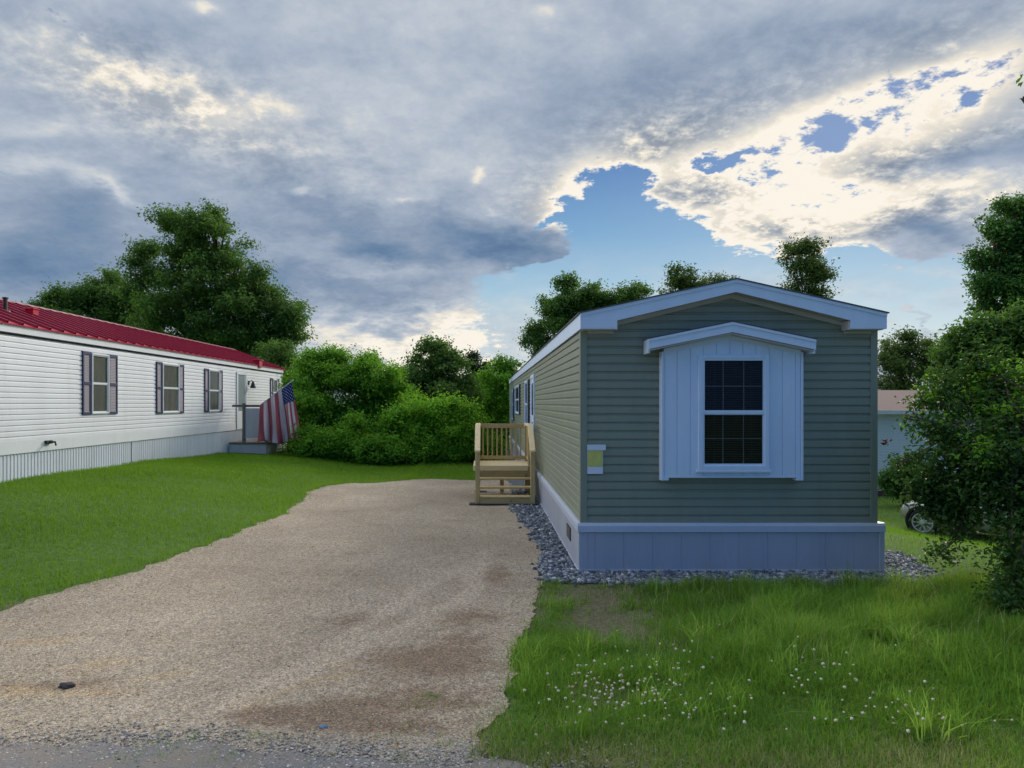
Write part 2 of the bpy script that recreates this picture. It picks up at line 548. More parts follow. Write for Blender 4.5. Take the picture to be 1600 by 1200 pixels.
MT = {
    'sage': paint('sage_vinyl', (0.255, 0.280, 0.212), 0.48, 0.06, 1.0, bump=0.10, grime=0.25),
    'sage_corner': paint('sage_corner_vinyl', (0.245, 0.272, 0.205), 0.5, 0.04),
    'trim': paint('white_trim', (0.64, 0.76, 0.92), 0.45, 0.04, 1.5, grime=0.12),
    'panel': paint('white_board_panel', (0.66, 0.78, 0.94), 0.5, 0.05, 1.5, bump=0.05, grime=0.10),
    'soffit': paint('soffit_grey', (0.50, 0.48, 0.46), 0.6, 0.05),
    'skirt': paint('grey_skirting', (0.40, 0.43, 0.50), 0.5, 0.06, 1.0, grime=0.35),
    'shingle': paint('grey_shingle', (0.10, 0.10, 0.11), 0.9, 0.3, 8, streak=False, bump=0.5),
    'dark': paint('dark_plastic', (0.02, 0.022, 0.028), 0.5, 0.1),
    'navy': paint('dark_blue_shutter', (0.018, 0.024, 0.085), 0.5, 0.1),
    'navy_panel': paint('faded_shutter_panel', (0.105, 0.095, 0.15), 0.6, 0.15, 4),
    'white': paint('white_vinyl', (0.72, 0.74, 0.76), 0.42, 0.04, 0.6, bump=0.10, grime=0.25),
    'white_trim': paint('white_painted_trim', (0.66, 0.69, 0.71), 0.5, 0.05, grime=0.2),
    'white_skirt': paint('white_ribbed_skirting', (0.62, 0.66, 0.70), 0.45, 0.05, grime=0.45),
    'red': paint('red_metal_roof', (0.43, 0.010, 0.030), 0.34, 0.10, 0.8, streak=False, metallic=0.25),
    'concrete': paint('pale_concrete', (0.60, 0.60, 0.63), 0.8, 0.1, 3, bump=0.2),
    'door_teal': paint('grey_green_door', (0.16, 0.22, 0.22), 0.4, 0.05),
    'curtain': paint('pale_curtain', (0.42, 0.44, 0.36), 0.8, 0.15, 2),
    'blind': paint('pale_blind', (0.15, 0.15, 0.15), 0.6, 0.05),
    'muntin': paint('grille_bar', (0.42, 0.46, 0.48), 0.5, 0.05),
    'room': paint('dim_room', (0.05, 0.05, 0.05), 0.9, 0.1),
    'glass': glassy('window_glass'),
    'wood_x': wood('treated_wood_across', (0.46, 0.34, 0.14), (0.62, 0.48, 0.23), 'x'),
    'wood_y': wood('treated_wood_along', (0.46, 0.34, 0.14), (0.62, 0.48, 0.23), 'y'),
    'wood_z': wood('treated_wood_upright', (0.46, 0.34, 0.14), (0.62, 0.48, 0.23), 'z'),
    'pale_x': wood('fresh_wood_across', (0.72, 0.56, 0.29), (0.84, 0.70, 0.42), 'x'),
    'pale_y': wood('fresh_wood_along', (0.72, 0.56, 0.29), (0.84, 0.70, 0.42), 'y'),
    'old_wood': wood('weathered_wood', (0.12, 0.10, 0.09), (0.24, 0.21, 0.19), 'z'),
    'bark': paint('bark', (0.085, 0.065, 0.050), 0.9, 0.35, 6, bump=0.6),
    'steel': paint('bare_steel', (0.45, 0.46, 0.48), 0.35, 0.05, metallic=0.8),
    'rim': paint('bright_wheel_rim', (0.66, 0.67, 0.69), 0.3, 0.03, metallic=0.3),
    'rubber': paint('black_rubber', (0.018, 0.018, 0.02), 0.8, 0.1),
    'car': paint('silver_car_paint', (0.42, 0.43, 0.44), 0.25, 0.02, metallic=0.4),
    'car_glass': paint('tinted_car_glass', (0.015, 0.018, 0.02), 0.06, 0.02),
    'headlamp': paint('clear_headlamp', (0.6, 0.62, 0.65), 0.1, 0.02),
    'paper': paint('white_paper', (0.70, 0.76, 0.86), 0.7, 0.03),
    'yellow_paper': paint('yellow_notice_paper', (0.62, 0.60, 0.16), 0.7, 0.12, 12),
    'rust_roof': paint('brown_red_shingle', (0.11, 0.055, 0.055), 0.85, 0.2, 6, streak=False),
    'blue_white': paint('pale_shed_siding', (0.80, 0.80, 0.80), 0.5, 0.05),
}

# ---------------------------------------------------------------- ground, drive, road, gravel bed
LEFT_PX = [(-160, 1010), (0, 960), (100, 930), (200, 903), (300, 868), (400, 828), (445, 806), (470, 788), (482, 775), (505, 765), (550, 756), (640, 751)]
RIGHT_PX = [(735, 751), (770, 775), (800, 800), (825, 850), (848, 902), (846, 925), (830, 960), (815, 1000), (800, 1050), (786, 1095), (765, 1140), (752, 1180), (745, 1230)]
def table(px):
    w = sorted((at(x, y)[1], at(x, y)[0]) for x, y in px)
    return np.array([a for a, b in w]), np.array([b for a, b in w])
LY, LX = table(LEFT_PX)
RY, RX = table(RIGHT_PX)
DRIVE_FAR = at(640, 751)[1]
def wob(y, s, a, seed):
    y = np.asarray(y, float)
    return a * (np.sin(y * s + seed) + 0.6 * np.sin(y * s * 2.7 + seed * 2.1) + 0.4 * np.sin(y * s * 6.1 + seed * 0.7))
def drive_left(y):
    base = np.interp(y, LY, LX)
    base = np.where(np.asarray(y) < LY[0], LX[0] + (np.asarray(y) - LY[0]) * 1.0, base)
    return base + wob(y, 3.1, 0.03, 1.0) + wob(y, 13.0, 0.018, 0.2)
def drive_right(y):
    y = np.asarray(y, float)
    r = np.interp(y, RY, RX) + wob(y, 3.7, 0.03, 2.3) + wob(y, 11.0, 0.02, 1.2)
    return np.where(y > 8.0, np.maximum(r, bed_left(y) + 0.15), r)
def road_edge(x): return np.interp(x, [-6, -3.5, -2, -0.5, 0.5, 2, 4, 8], [4.28, 4.20, 4.12, 3.99, 3.85, 3.62, 3.45, 3.4]) + wob(x, 2.6, 0.05, 0.4) + wob(x, 11.0, 0.025, 1.1)
# the crushed-stone bed round the sage home: outer edge
def bed_left(y): return np.interp(y, [7.6, 8.3, 9.5, 11, 13.0, 16, 24, 32], [0.55, 0.66, 0.80, 0.74, 0.56, 0.62, 0.7, 0.7]) + wob(y, 4.0, 0.035, 0.3)
def bed_front(x): return np.interp(x, [0.5, 1.0, 2.0, 4.0, 5.0, 5.5], [8.15, 7.92, 7.84, 7.82, 7.95, 8.35]) + wob(x, 4.4, 0.03, 1.9)
BED_RIGHT = 5.62
def in_bed(x, y):
    x = np.asarray(x); y = np.asarray(y)
    return (x > bed_left(y)) & (x < BED_RIGHT - 0.25 * np.sin(y)) & (y > bed_front(x)) & ((y < 9.6) | (x < 1.3)) & (y < 32)
def in_drive(x, y):
    x = np.asarray(x); y = np.asarray(y)
    return (x > drive_left(y)) & (x < drive_right(y)) & (y < DRIVE_FAR + 0.15) & (y > road_edge(x))

def ground_mat():
    m = Mat('grassy_ground')
    v = m.coord('Object')
    a = m.noise(v, 1.1, 8, 0.62)
    b = m.noise(v, 18.0, 6, 0.7)
    grass = m.ramp(b, [(0.30, (0.045, 0.085, 0.012)), (0.52, (0.080, 0.160, 0.020)), (0.72, (0.120, 0.220, 0.032))])
    soil = m.ramp(b, [(0.30, (0.075, 0.065, 0.038)), (0.55, (0.15, 0.125, 0.080)), (0.72, (0.24, 0.195, 0.135))])
    # bare earth in front of the home and along the verge
    sx = m.n('ShaderNodeSeparateXYZ'); m.l(v, sx.inputs[0])
    def patch(cx, cy, rx, ry):
        p = m.math('POWER', m.math('DIVIDE', m.math('SUBTRACT', sx.outputs[0], cx), rx), 2.0)
        q = m.math('POWER', m.math('DIVIDE', m.math('SUBTRACT', sx.outputs[1], cy), ry), 2.0)
        return m.math('POWER', 0.36788, m.math('ADD', p, q))
    s = m.math('ADD', patch(1.2, 6.75, 0.85, 1.1), patch(3.2, 7.9, 3.4, 0.35))
    s = m.math('ADD', s, patch(0.75, 4.95, 0.35, 0.35))
    s = m.math('ADD', s, patch(-4.3, 6.95, 0.6, 0.25))
    s = m.math('ADD', s, patch(2.5, 3.75, 4.0, 0.35))
    s = m.math('ADD', s, patch(1.0, 7.6, 0.5, 0.4))
    s = m.math('MULTIPLY_ADD', m.math('SUBTRACT', m.noise(v, 4.5, 8, 0.7), 0.5), 2.0, m.math('MULTIPLY_ADD', m.math('SUBTRACT', a, 0.5), 1.2, s))
    m.l(m.mix(m.ramp(s, [(0.30, (0, 0, 0)), (0.80, (0.9, 0.9, 0.9))]), grass, soil), m.b.inputs['Base Color'])
    m.val(Roughness=0.95)
    m.bump(b, 0.8, 0.04)
    return m.m

def drive_mat():
    m = Mat('tan_gravel')
    v = m.coord('Object')
    vs = m.coord('Object', (0.5, 1.0, 1.0))
    big = m.noise(v, 0.55, 7, 0.6)
    mid = m.noise(vs, 2.6, 8, 0.65)
    fine = m.noise(v, 45.0, 6, 0.75)
    grit = m.n('ShaderNodeTexVoronoi'); m.l(v, grit.inputs['Vector']); grit.inputs['Scale'].default_value = 100.0
    grit2 = m.n('ShaderNodeTexVoronoi'); m.l(v, grit2.inputs['Vector']); grit2.inputs['Scale'].default_value = 42.0
    c = m.ramp(big, [(0.3, (0.262, 0.213, 0.150)), (0.5, (0.326, 0.268, 0.195)), (0.7, (0.385, 0.320, 0.238))])
    c = m.mix(m.ramp(mid, [(0.56, (0, 0, 0)), (0.74, (0.45, 0.45, 0.45))]), c, (0.215, 0.165, 0.115))
    sand = m.noise(m.coord('Object', (0.8, 1.6, 1)), 1.5, 4, 0.5)
    c = m.mix(m.ramp(sand, [(0.62, (0, 0, 0)), (0.78, (0.35, 0.35, 0.35))]), c, (0.42, 0.29, 0.150))
    sx = m.n('ShaderNodeSeparateXYZ'); m.l(v, sx.inputs[0])
    def patch(px, py, rx, ry, ang=0.0):                  # a soft patch on the ground
        w = at(px, py)
        mp = m.n('ShaderNodeMapping', vector_type='TEXTURE'); m.l(v, mp.inputs[0])
        mp.inputs['Location'].default_value = (w[0], w[1], 0); mp.inputs['Rotation'].default_value = (0, 0, R(ang)); mp.inputs['Scale'].default_value = (rx, ry, 50)
        d = m.n('ShaderNodeVectorMath', operation='DOT_PRODUCT'); m.l(mp.outputs[0], d.inputs[0]); m.l(mp.outputs[0], d.inputs[1])
        return m.math('POWER', 0.36788, d.outputs['Value'])
    def patches(lst):
        acc = None
        for q in lst:
            p_ = patch(*q)
            acc = p_ if acc is None else m.math('ADD', acc, p_)
        return acc
    rag = m.math('SUBTRACT', m.math('MULTIPLY_ADD', m.noise(v, 7.0, 8, 0.7), 0.55, m.math('MULTIPLY', mid, 0.45)), 0.5)
    # churned brown earth, ochre sand showing through, a pale wheel rut, grey dust next to the road
    e = patches([(575, 971, .35, .30), (725, 966, .35, .45), (640, 1031, .42, .25), (710, 1030, .40, .45), (500, 1125, .55, .18), (640, 1095, .55, .22), (770, 900, .25, .6), (610, 1140, .5, .12), (420, 1120, .5, .12), (60, 1075, .5, .12)])
    c = m.mix(m.ramp(m.math('MULTIPLY_ADD', rag, 4.2, e), [(0.28, (0, 0, 0)), (0.95, (0.85, 0.85, 0.85))]), c, (0.190, 0.130, 0.082))
    o = patches([(65, 1008, .36, .14, 10), (165, 1041, .42, .12, 20), (10, 1081, .20, .16), (525, 1036, .20, .14), (488, 1066, .40, .10, 35), (390, 1100, .20, .2), (130, 1085, .5, .10), (250, 1060, .3, .08, 25)])
    c = m.mix(m.ramp(m.math('MULTIPLY_ADD', rag, 3.0, o), [(0.35, (0, 0, 0)), (1.2, (0.5, 0.5, 0.5))]), c, (0.40, 0.285, 0.155))
    r_ = patches([(590, 965, 2.4, 0.17, 71), (745, 900, 1.6, 0.16, 84), (560, 1010, 2.0, 0.14, 60)])
    c = m.mix(m.ramp(m.math('MULTIPLY_ADD', rag, 2.2, r_), [(0.35, (0, 0, 0)), (0.9, (0.6, 0.6, 0.6))]), c, (0.43, 0.355, 0.265))
    sx = m.n('ShaderNodeSeparateXYZ'); m.l(v, sx.inputs[0])
    gd = m.math('MULTIPLY_ADD', rag, 4.0, m.math('DIVIDE', m.math('SUBTRACT', 4.42, sx.outputs[1]), 0.5))
    c = m.mix(m.ramp(gd, [(0.20, (0, 0, 0)), (1.1, (0.9, 0.9, 0.9))]), c, (0.225, 0.215, 0.205))
    g = m.n('ShaderNodeHueSaturation'); m.l(c, g.inputs['Color'])
    vr = m.n('ShaderNodeSeparateColor'); m.l(grit.outputs['Color'], vr.inputs[0])
    vr2 = m.n('ShaderNodeSeparateColor'); m.l(grit2.outputs['Color'], vr2.inputs[0])
    val = m.math('MULTIPLY_ADD', m.math('POWER', vr.outputs[0], 1.6), 1.05, 0.50)
    val = m.math('MULTIPLY_ADD', vr2.outputs[1], 0.42, m.math('ADD', val, -0.05))
    val = m.math('MULTIPLY_ADD', m.math('SUBTRACT', fine, 0.5), 0.9, val)
    m.l(val, g.inputs['Value'])
    m.l(m.math('MULTIPLY_ADD', vr.outputs[1], 0.5, 0.75), g.inputs['Saturation'])
    m.l(g.outputs[0], m.b.inputs['Base Color'])
    m.val(Roughness=0.92)
    h = m.math('MULTIPLY_ADD', grit.outputs['Distance'], -0.6, m.math('MULTIPLY_ADD', grit2.outputs['Distance'], -0.5, m.math('MULTIPLY', mid, 1.5)))
    m.bump(h, 0.55, 0.02)
    return m.m

def road_mat():
    m = Mat('worn_road')
    v = m.coord('Object')
    a = m.noise(v, 1.6, 6, 0.6)
    f = m.noise(v, 70.0, 6, 0.75)
    c = m.ramp(f, [(0.30, (0.10, 0.098, 0.10)), (0.5, (0.185, 0.18, 0.18)), (0.72, (0.33, 0.32, 0.31))])
    c = m.mix(m.ramp(a, [(0.46, (0, 0, 0)), (0.66, (0.75, 0.75, 0.75))]), c, (0.26, 0.215, 0.165))
    m.l(c, m.b.inputs['Base Color']); m.val(Roughness=0.9)
    m.bump(f, 0.7, 0.012)
    return m.m

def bed_mat():
    m = Mat('stone_bed')
    n = m.noise(m.coord('Object'), 40, 5, 0.7)
    m.l(m.ramp(n, [(0.3, (0.06, 0.07, 0.085)), (0.7, (0.20, 0.22, 0.25))]), m.b.inputs['Base Color'])
    m.val(Roughness=0.95); m.bump(n, 1.0, 0.03)
    return m.m

def sheet(name, xs, ys, zf, mat, keep=None, kind='structure', label=None):
    X, Y = np.meshgrid(xs, ys) if xs.ndim == 1 else (xs, ys)
    Z = zf(X, Y)
    nr, nc = X.shape
    V = np.stack([X, Y, Z], -1).reshape(-1, 3)
    i = (np.arange(nr - 1)[:, None] * nc + np.arange(nc - 1)[None, :]).ravel()
    F = np.stack([i, i + 1, i + 1 + nc, i + nc], -1)
    if keep is not None:
        c = V[F].mean(1)
        F = F[keep(c[:, 0], c[:, 1])]
    o = mass(name, V, F, mat, smooth=True)
    return tag(o, label, None, None, kind)

gx = np.concatenate([np.linspace(-600, -40, 12), np.linspace(-36, -14, 12), np.arange(-12, 14.01, 0.25), np.linspace(16, 36, 11), np.linspace(40, 600, 12)])
gy = np.concatenate([np.linspace(-120, -8, 10), np.arange(-6, 34.01, 0.25), np.linspace(36, 70, 12), np.linspace(80, 900, 14)])
sheet('ground', gx, gy, ground_z, ground_mat(), label='grassy ground of the park')

ys = np.arange(3.6, DRIVE_FAR + 0.12, 0.05)
t = np.linspace(0, 1, 40)
dx0, dx1 = drive_left(ys), drive_right(ys)
sheet('gravel_drive', dx0[:, None] * (1 - t) + dx1[:, None] * t, np.repeat(ys[:, None], 40, 1) + 0.10 * np.sin(t * 9)[None, :] * sm((ys - DRIVE_FAR + 2) / 2)[:, None],
      lambda X, Y: ground_z(X, Y) + 0.010, drive_mat(), label='tan gravel drive beside the sage home')
xs = np.arange(-26, 26.01, 0.1)
tt = np.linspace(0, 1, 12)
sheet('road', np.repeat(xs[None, :], 12, 0), -4.0 * (1 - tt)[:, None] + road_edge(xs)[None, :] * tt[:, None],
      lambda X, Y: ground_z(X, Y) + 0.016, road_mat(), label='worn grey road along the bottom of the picture')
bx = np.arange(0.4, 5.8, 0.06); by = np.arange(7.6, 32, 0.06)
sheet('stone_bed', bx, by, lambda X, Y: ground_z(X, Y) + 0.013, bed_mat(), keep=in_bed, label='blue grey crushed stone bed round the sage home')

# loose stones
def rocks(name, x, y, size, mat, sink=0.3, flat=0.65, label=None, zoff=0.012):
    n = len(x)
    base = np.array([[-1, -1, -1], [1, -1, -1], [1, 1, -1], [-1, 1, -1], [-1, -1, 1], [1, -1, 1], [1, 1, 1], [-1, 1, 1]], float) * 0.5
    quad = np.array([[0, 3, 2, 1], [4, 5, 6, 7], [0, 1, 5, 4], [1, 2, 6, 5], [2, 3, 7, 6], [3, 0, 4, 7]])
    p = base[None] * (1 + rng.uniform(-0.45, 0.25, (n, 8, 3)))
    p[:, 4:, :2] *= rng.uniform(0.35, 0.8, (n, 1, 1))
    p *= size[:, None, None] * np.stack([rng.uniform(0.8, 1.5, n), rng.uniform(0.7, 1.1, n), rng.uniform(flat * 0.7, flat * 1.2, n)], -1)[:, None, :]
    a = rng.uniform(0, 2 * np.pi, n); b = rng.normal(0, 0.35, n)
    ca, sa, cb, sb = np.cos(a), np.sin(a), np.cos(b), np.sin(b)
    px = p[..., 0] * cb[:, None] + p[..., 2] * sb[:, None]; pz = -p[..., 0] * sb[:, None] + p[..., 2] * cb[:, None]
    X = px * ca[:, None] - p[..., 1] * sa[:, None]; Y = px * sa[:, None] + p[..., 1] * ca[:, None]
    V = np.stack([X + x[:, None], Y + y[:, None], pz + (ground_z(x, y) + zoff + size * flat * (0.5 - sink))[:, None]], -1).reshape(-1, 3)
    F = (quad[None] + (np.arange(n) * 8)[:, None, None]).reshape(-1, 4)
    o = mass(name, V, F, mat, tint=np.repeat(rng.uniform(0, 1, n), 6))
    return tag(o, label, None, None, 'stuff')

st_blue = tinted('crushed_blue_stone', [(0.0, (0.045, 0.055, 0.070)), (0.45, (0.13, 0.155, 0.19)), (0.85, (0.27, 0.30, 0.34)), (0.95, (0.42, 0.44, 0.46)), (1.0, (0.62, 0.63, 0.64))], 0.8)
n = 26000
x = rng.uniform(0.4, 5.7, n); y = 7.7 + 9.0 * rng.uniform(0, 1, n) ** 1.8
k = in_bed(x + rng.normal(0, 0.05, n), y + rng.normal(0, 0.05, n)) & ~((x > 1.17) & (x < 4.78) & (y > 8.47))
rocks('crushed_stone', x[k], y[k], rng.uniform(0.022, 0.058, k.sum()), st_blue, label='loose blue grey crushed stone along the skirting')

st_tan = tinted('drive_stone', [(0.0, (0.18, 0.132, 0.085)), (0.25, (0.29, 0.225, 0.145)), (0.65, (0.39, 0.31, 0.21)), (0.92, (0.50, 0.42, 0.32)), (1.0, (0.66, 0.61, 0.54))], 0.85)
n = 52000
y = 3.6 + 9.0 * rng.uniform(0, 1, n) ** 1.7
x = rng.uniform(-6.5, 1.3, n)
k = in_drive(x + rng.normal(0, 0.06, n), y + rng.normal(0, 0.06, n)) & (rng.uniform(0, 1, n) < 0.75)
cl = 0.5 + 0.5 * np.sin(x * 1.9 + np.sin(y * 1.3) * 2) * np.sin(y * 1.1 + x * 0.7)
k &= rng.uniform(0, 1, n) < 0.35 + 0.65 * cl
sz = 0.004 + 0.015 * rng.uniform(0, 1, n) ** 3.5
rocks('drive_gravel', x[k], y[k], sz[k], st_tan, sink=0.30, flat=0.36, label='loose tan gravel scattered over the drive', zoff=0.010)
st_grey = tinted('road_stone', [(0.0, (0.15, 0.14, 0.13)), (0.4, (0.28, 0.26, 0.235)), (0.85, (0.46, 0.43, 0.39)), (1.0, (0.64, 0.61, 0.57))], 0.85)
n = 9000
x = rng.uniform(-6, 1.2, n); y = road_edge(x) + rng.normal(0.0, 0.13, n) + 0.06 * np.sin(x * 2.3) * rng.uniform(0, 1, n)
rocks('road_grit', x, y, 0.005 + 0.015 * rng.uniform(0, 1, n) ** 2.5, st_grey, sink=0.30, flat=0.40, label='grey grit along the road edge', zoff=0.014)

# ---------------------------------------------------------------- walls of lapped siding
def lap_profile(z0, z1, e=0.1016, d=0.015):
    pts = []
    n = int(math.ceil((z1 - z0) / e - 1e-6))
    for k in range(n):
        a = z0 + k * e
        for s, o in ((0.0, d - 0.001), (0.035, d), (0.66, d - 0.002), (0.76, 0.001), (0.97, -0.003), (0.999, -0.003)):
            z = a + s * e
            if z > z1: break
            pts.append((z, o))
    return pts

def siding(f, u0, u1, z0, z1, xr=None):
    """lapped wall: f(u, out, z) -> world; xr(z) narrows it under a gable"""
    m = MB(f)
    pr = lap_profile(z0, z1)
    rows = []
    for z, o in pr:
        a, b = (u0, u1) if xr is None else xr(z)
        rows.append((m.pt((a, o, z)), m.pt((b, o, z))))
    for k in range(len(rows) - 1):
        m.f.append([rows[k][0], rows[k][1], rows[k + 1][1], rows[k + 1][0]])
    return m

def window(root, f, u0, u1, z0, z1, frame_mat, casing=0.05, proud=0.035, cols=1, rows_=1, mid=None, back='curtain', blinds=False, lift=0.0, name='window'):
    """double-hung window: casing with sashes, panes, bars and what hangs behind"""
    if lift:                                  # set on the face of the siding instead of in a hole
        g_, f = f, (lambda u, o, z: g_(u, o + lift, z))
    m = MB(f)
    c = casing
    m.box(u0 - c, u0, 0.0, proud, z0 - c, z1 + c); m.box(u1, u1 + c, 0.0, proud, z0 - c, z1 + c)
    m.box(u0, u1, 0.0, proud, z1, z1 + c); m.box(u0, u1, 0.0, proud, z0 - c, z0)
    w = m.build(name, frame_mat, root, bevel=0.004)
    zm = (z0 + z1) / 2 if mid is None else mid
    s = MB(f); t = 0.022
    for a, b, o in ((z0, zm + 0.012, 0.013), (zm - 0.012, z1, 0.022)):
        s.box(u0, u0 + t, o - 0.012, o, a, b); s.box(u1 - t, u1, o - 0.012, o, a, b)
        lo, hi = (t, 0.036) if a == z0 else (0.042, t)      # broad meeting rail
        s.box(u0 + t, u1 - t, o - 0.012, o, b - hi, b); s.box(u0 + t, u1 - t, o - 0.012, o, a, a + lo)
    s.build('sash', frame_mat, w)
    p = MB(f)
    p.box(u0 + 0.01, u1 - 0.01, 0.0035, 0.0055, z0 + 0.01, zm); p.box(u0 + 0.01, u1 - 0.01, 0.0125, 0.0145, zm + 0.001, z1 - 0.01)
    p.build('pane', MT['glass'], w)
    if cols > 1 or rows_ > 1:
        b = MB(f)
        for (a, e, o) in ((z0 + t, zm - 0.01, -0.004), (zm + 0.012, z1 - t, 0.006)):     # grille between the panes
            for k in range(1, cols):
                u = u0 + (u1 - u0) * k / cols
                b.box(u - 0.005, u + 0.005, o, o + 0.004, a, e)
            for k in range(1, rows_):
                z = a + (e - a) * k / rows_
                b.box(u0 + t, u1 - t, o - 0.001, o + 0.005, z - 0.005, z + 0.005)
        b.build('muntin', MT['muntin'], w)
    if blinds:
        q = MB(f)
        z = z0 + 0.02
        while z < z1 - 0.02:
            q.hexa([(u0 + .03, -0.046, z), (u1 - .03, -0.046, z), (u1 - .03, -0.024, z + .010), (u0 + .03, -0.024, z + .010),
                    (u0 + .03, -0.046, z + .0015), (u1 - .03, -0.046, z + .0015), (u1 - .03, -0.024, z + .0115), (u0 + .03, -0.024, z + .0115)])
            z += 0.027
        for k in (0.2, 0.8):
            u = u0 + (u1 - u0) * k
            q.box(u - .002, u + .002, -0.022, -0.020, z0 + .02, z1 - .02)
        q.build('blind', MT['blind'], w)
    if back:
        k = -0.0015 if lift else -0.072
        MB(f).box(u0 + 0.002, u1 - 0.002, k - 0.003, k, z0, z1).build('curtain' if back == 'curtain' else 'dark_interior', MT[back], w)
    return w

def shutter(root, f, u0, u1, z0, z1, mat, panel_mat=None):
    m = MB(f)
    r = 0.045 if u1 - u0 > 0.2 else 0.03
    zm = (z0 + z1) / 2
    m.box(u0, u0 + r, 0.0, 0.045, z0, z1); m.box(u1 - r, u1, 0.0, 0.045, z0, z1)
    for a, b in ((z0, z0 + 0.06), (zm - 0.035, zm + 0.035), (z1 - 0.06, z1)):
        m.box(u0 + r, u1 - r, 0.0, 0.044, a, b)
    s = m.build('shutter', mat, root, bevel=0.003)
    p = MB(f)
    for a, b in ((z0 + 0.06, zm - 0.035), (zm + 0.035, z1 - 0.06)):
        k = a
        while k < b - 0.01:
            e = min(k + 0.035, b)
            p.hexa([(u0 + r, 0.0, k), (u1 - r, 0.0, k), (u1 - r, 0.036, k), (u0 + r, 0.036, k),
                    (u0 + r, 0.0, e), (u1 - r, 0.0, e), (u1 - r, 0.022, e), (u0 + r, 0.022, e)])
            k += 0.035
    p.build('louvre', panel_mat or mat, s)
    return s

# ---------------------------------------------------------------- the sage green home
HX0, HX1, HY0, HY1 = 1.18, 4.712, 8.48, 31.5
SK0, SK1 = 0.0, 0.587
EAVE, RIDGE_X = 2.90, 2.965
home = empty('mobile_home', (RIDGE_X, (HY0 + HY1) / 2, 0), 'sage green single storey mobile home with grey skirting and white gabled window bay', 'mobile home')
fF = lambda u, o, z: (u, HY0 - o, z)               # front wall
fL = lambda u, o, z: (HX0 - o, u, z)               # wall along the drive
fR = lambda u, o, z: (HX1 + o, u, z)
SLOPE = (3.405 - 3.01) / 1.80
def gable_x(z):
    top = 3.40
    if z <= EAVE + 0.06: return HX0, HX1
    h = max(0.0, (3.375 - z)) / SLOPE
    return max(HX0, RIDGE_X - h), min(HX1, RIDGE_X + h)
walls = siding(fF, HX0, HX1, SK1, 3.37, gable_x)
n0 = len(walls.v)
for f in (fL, fR):
    s = siding(f, HY0, HY1, SK1, EAVE + 0.05)
    off = len(walls.v)
    walls.v += s.v; walls.f += [[i + off for i in q] for q in s.f]
bk = MB().box(HX0, HX1, HY1 - 0.05, HY1, SK1, EAVE + 0.05)
off = len(walls.v); walls.v += bk.v; walls.f += [[i + off for i in q] for q in bk.f]
walls.build('wall', MT['sage'], home)
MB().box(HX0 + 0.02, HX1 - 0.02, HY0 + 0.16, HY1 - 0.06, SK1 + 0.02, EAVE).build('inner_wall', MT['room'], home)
for (x, sx) in ((HX0, -1), (HX1, 1)):
    m = MB()
    a, b = sorted((x + sx * 0.022, x - sx * 0.062))
    m.box(a, b, HY0 - 0.022, HY0 + 0.004, SK1 + 0.001, EAVE + 0.03)
    a, b = sorted((x + sx * 0.022, x - sx * 0.004))
    m.box(a, b, HY0 + 0.004, HY0 + 0.07, SK1 + 0.001, EAVE + 0.03)
    m.build('corner_post', MT['sage_corner'], home, bevel=0.003)
    a, b = sorted((x + sx * 0.024, x - sx * 0.004))
    MB().box(a, b, HY1 - 0.09, HY1 + 0.01, SK1, EAVE + 0.03).build('corner_post', MT['trim'], home, bevel=0.003)

# skirting: vertical panels with a shallow groove between, top ledge and bottom track
sk = MB()
SX0, SX1, SY0, SY1 = 1.143, 4.79, 8.445, HY1 + 0.03
def panels(f, u0, u1, z0, z1, w):
    u = u0
    while u < u1 - 0.01:
        e = min(u + w, u1)
        g = 0.0025
        sk_f = [(u + g, 0.004), (e - g, 0.004), (e - 0.001, 0.0), (e, 0.0)]
        prev = (u, 0.0)
        for q in [(u + 0.001, 0.0)] + sk_f:
            sk.face([f(prev[0], prev[1], z0), f(q[0], q[1], z0), f(q[0], q[1], z1), f(prev[0], prev[1], z1)])
            prev = q
        u = e
sF = lambda u, o, z: (u, SY0 - o, z)
sL = lambda u, o, z: (SX0 - o, u, z)
sR = lambda u, o, z: (SX1 + o, u, z)
panels(sF, SX0 + 0.19, SX1 - 0.02, -0.02, 0.50, 0.345)
panels(sF, SX0, SX0 + 0.19, -0.02, 0.50, 0.105)
panels(sL, SY0, SY1, -0.02, 0.50, 0.345)
panels(sR, SY0, SY1, -1.4, 0.50, 0.345)
skirt = sk.build('skirting', MT['skirt'], home)
m = MB()
m.prism([(SY0 - 0.022, 0.485), (SY0 - 0.022, 0.560), (SY0 - 0.006, 0.592), (SY0 + 0.06, 0.594), (SY0 + 0.06, 0.485)], SX0 - 0.022, SX1 + 0.022, 'x')
m.prism([(SX0 - 0.024, 0.486), (SX0 - 0.024, 0.561), (SX0 - 0.007, 0.593), (SX0 + 0.05, 0.595), (SX0 + 0.05, 0.486)], SY0 + 0.0601, SY1, 'y')
m.prism([(SX1 + 0.024, 0.486), (SX1 + 0.024, 0.561), (SX1 + 0.007, 0.593), (SX1 - 0.05, 0.595), (SX1 - 0.05, 0.486)], SY0 + 0.0601, SY1, 'y')
m.build('ledge', paint('skirting_ledge', (0.50, 0.55, 0.65), 0.45, 0.04), skirt, bevel=0.003)
m = MB()
m.box(SX0 - 0.016, SX1 + 0.016, SY0 - 0.018, SY0 - 0.0065, -0.02, 0.036)
m.box(SX0 - 0.018, SX0 - 0.0065, SY0 - 0.006, SY1, -0.02, 0.038)
m.build('bottom_track', paint('skirting_track', (0.52, 0.57, 0.66), 0.45, 0.04), skirt, bevel=0.002)
MB().box(SX1 - 0.05, SX1 + 0.012, SY0 - 0.014, SY0 + 0.04, -0.02, 0.484).build('corner_strip', MT['skirt'], skirt, bevel=0.003)
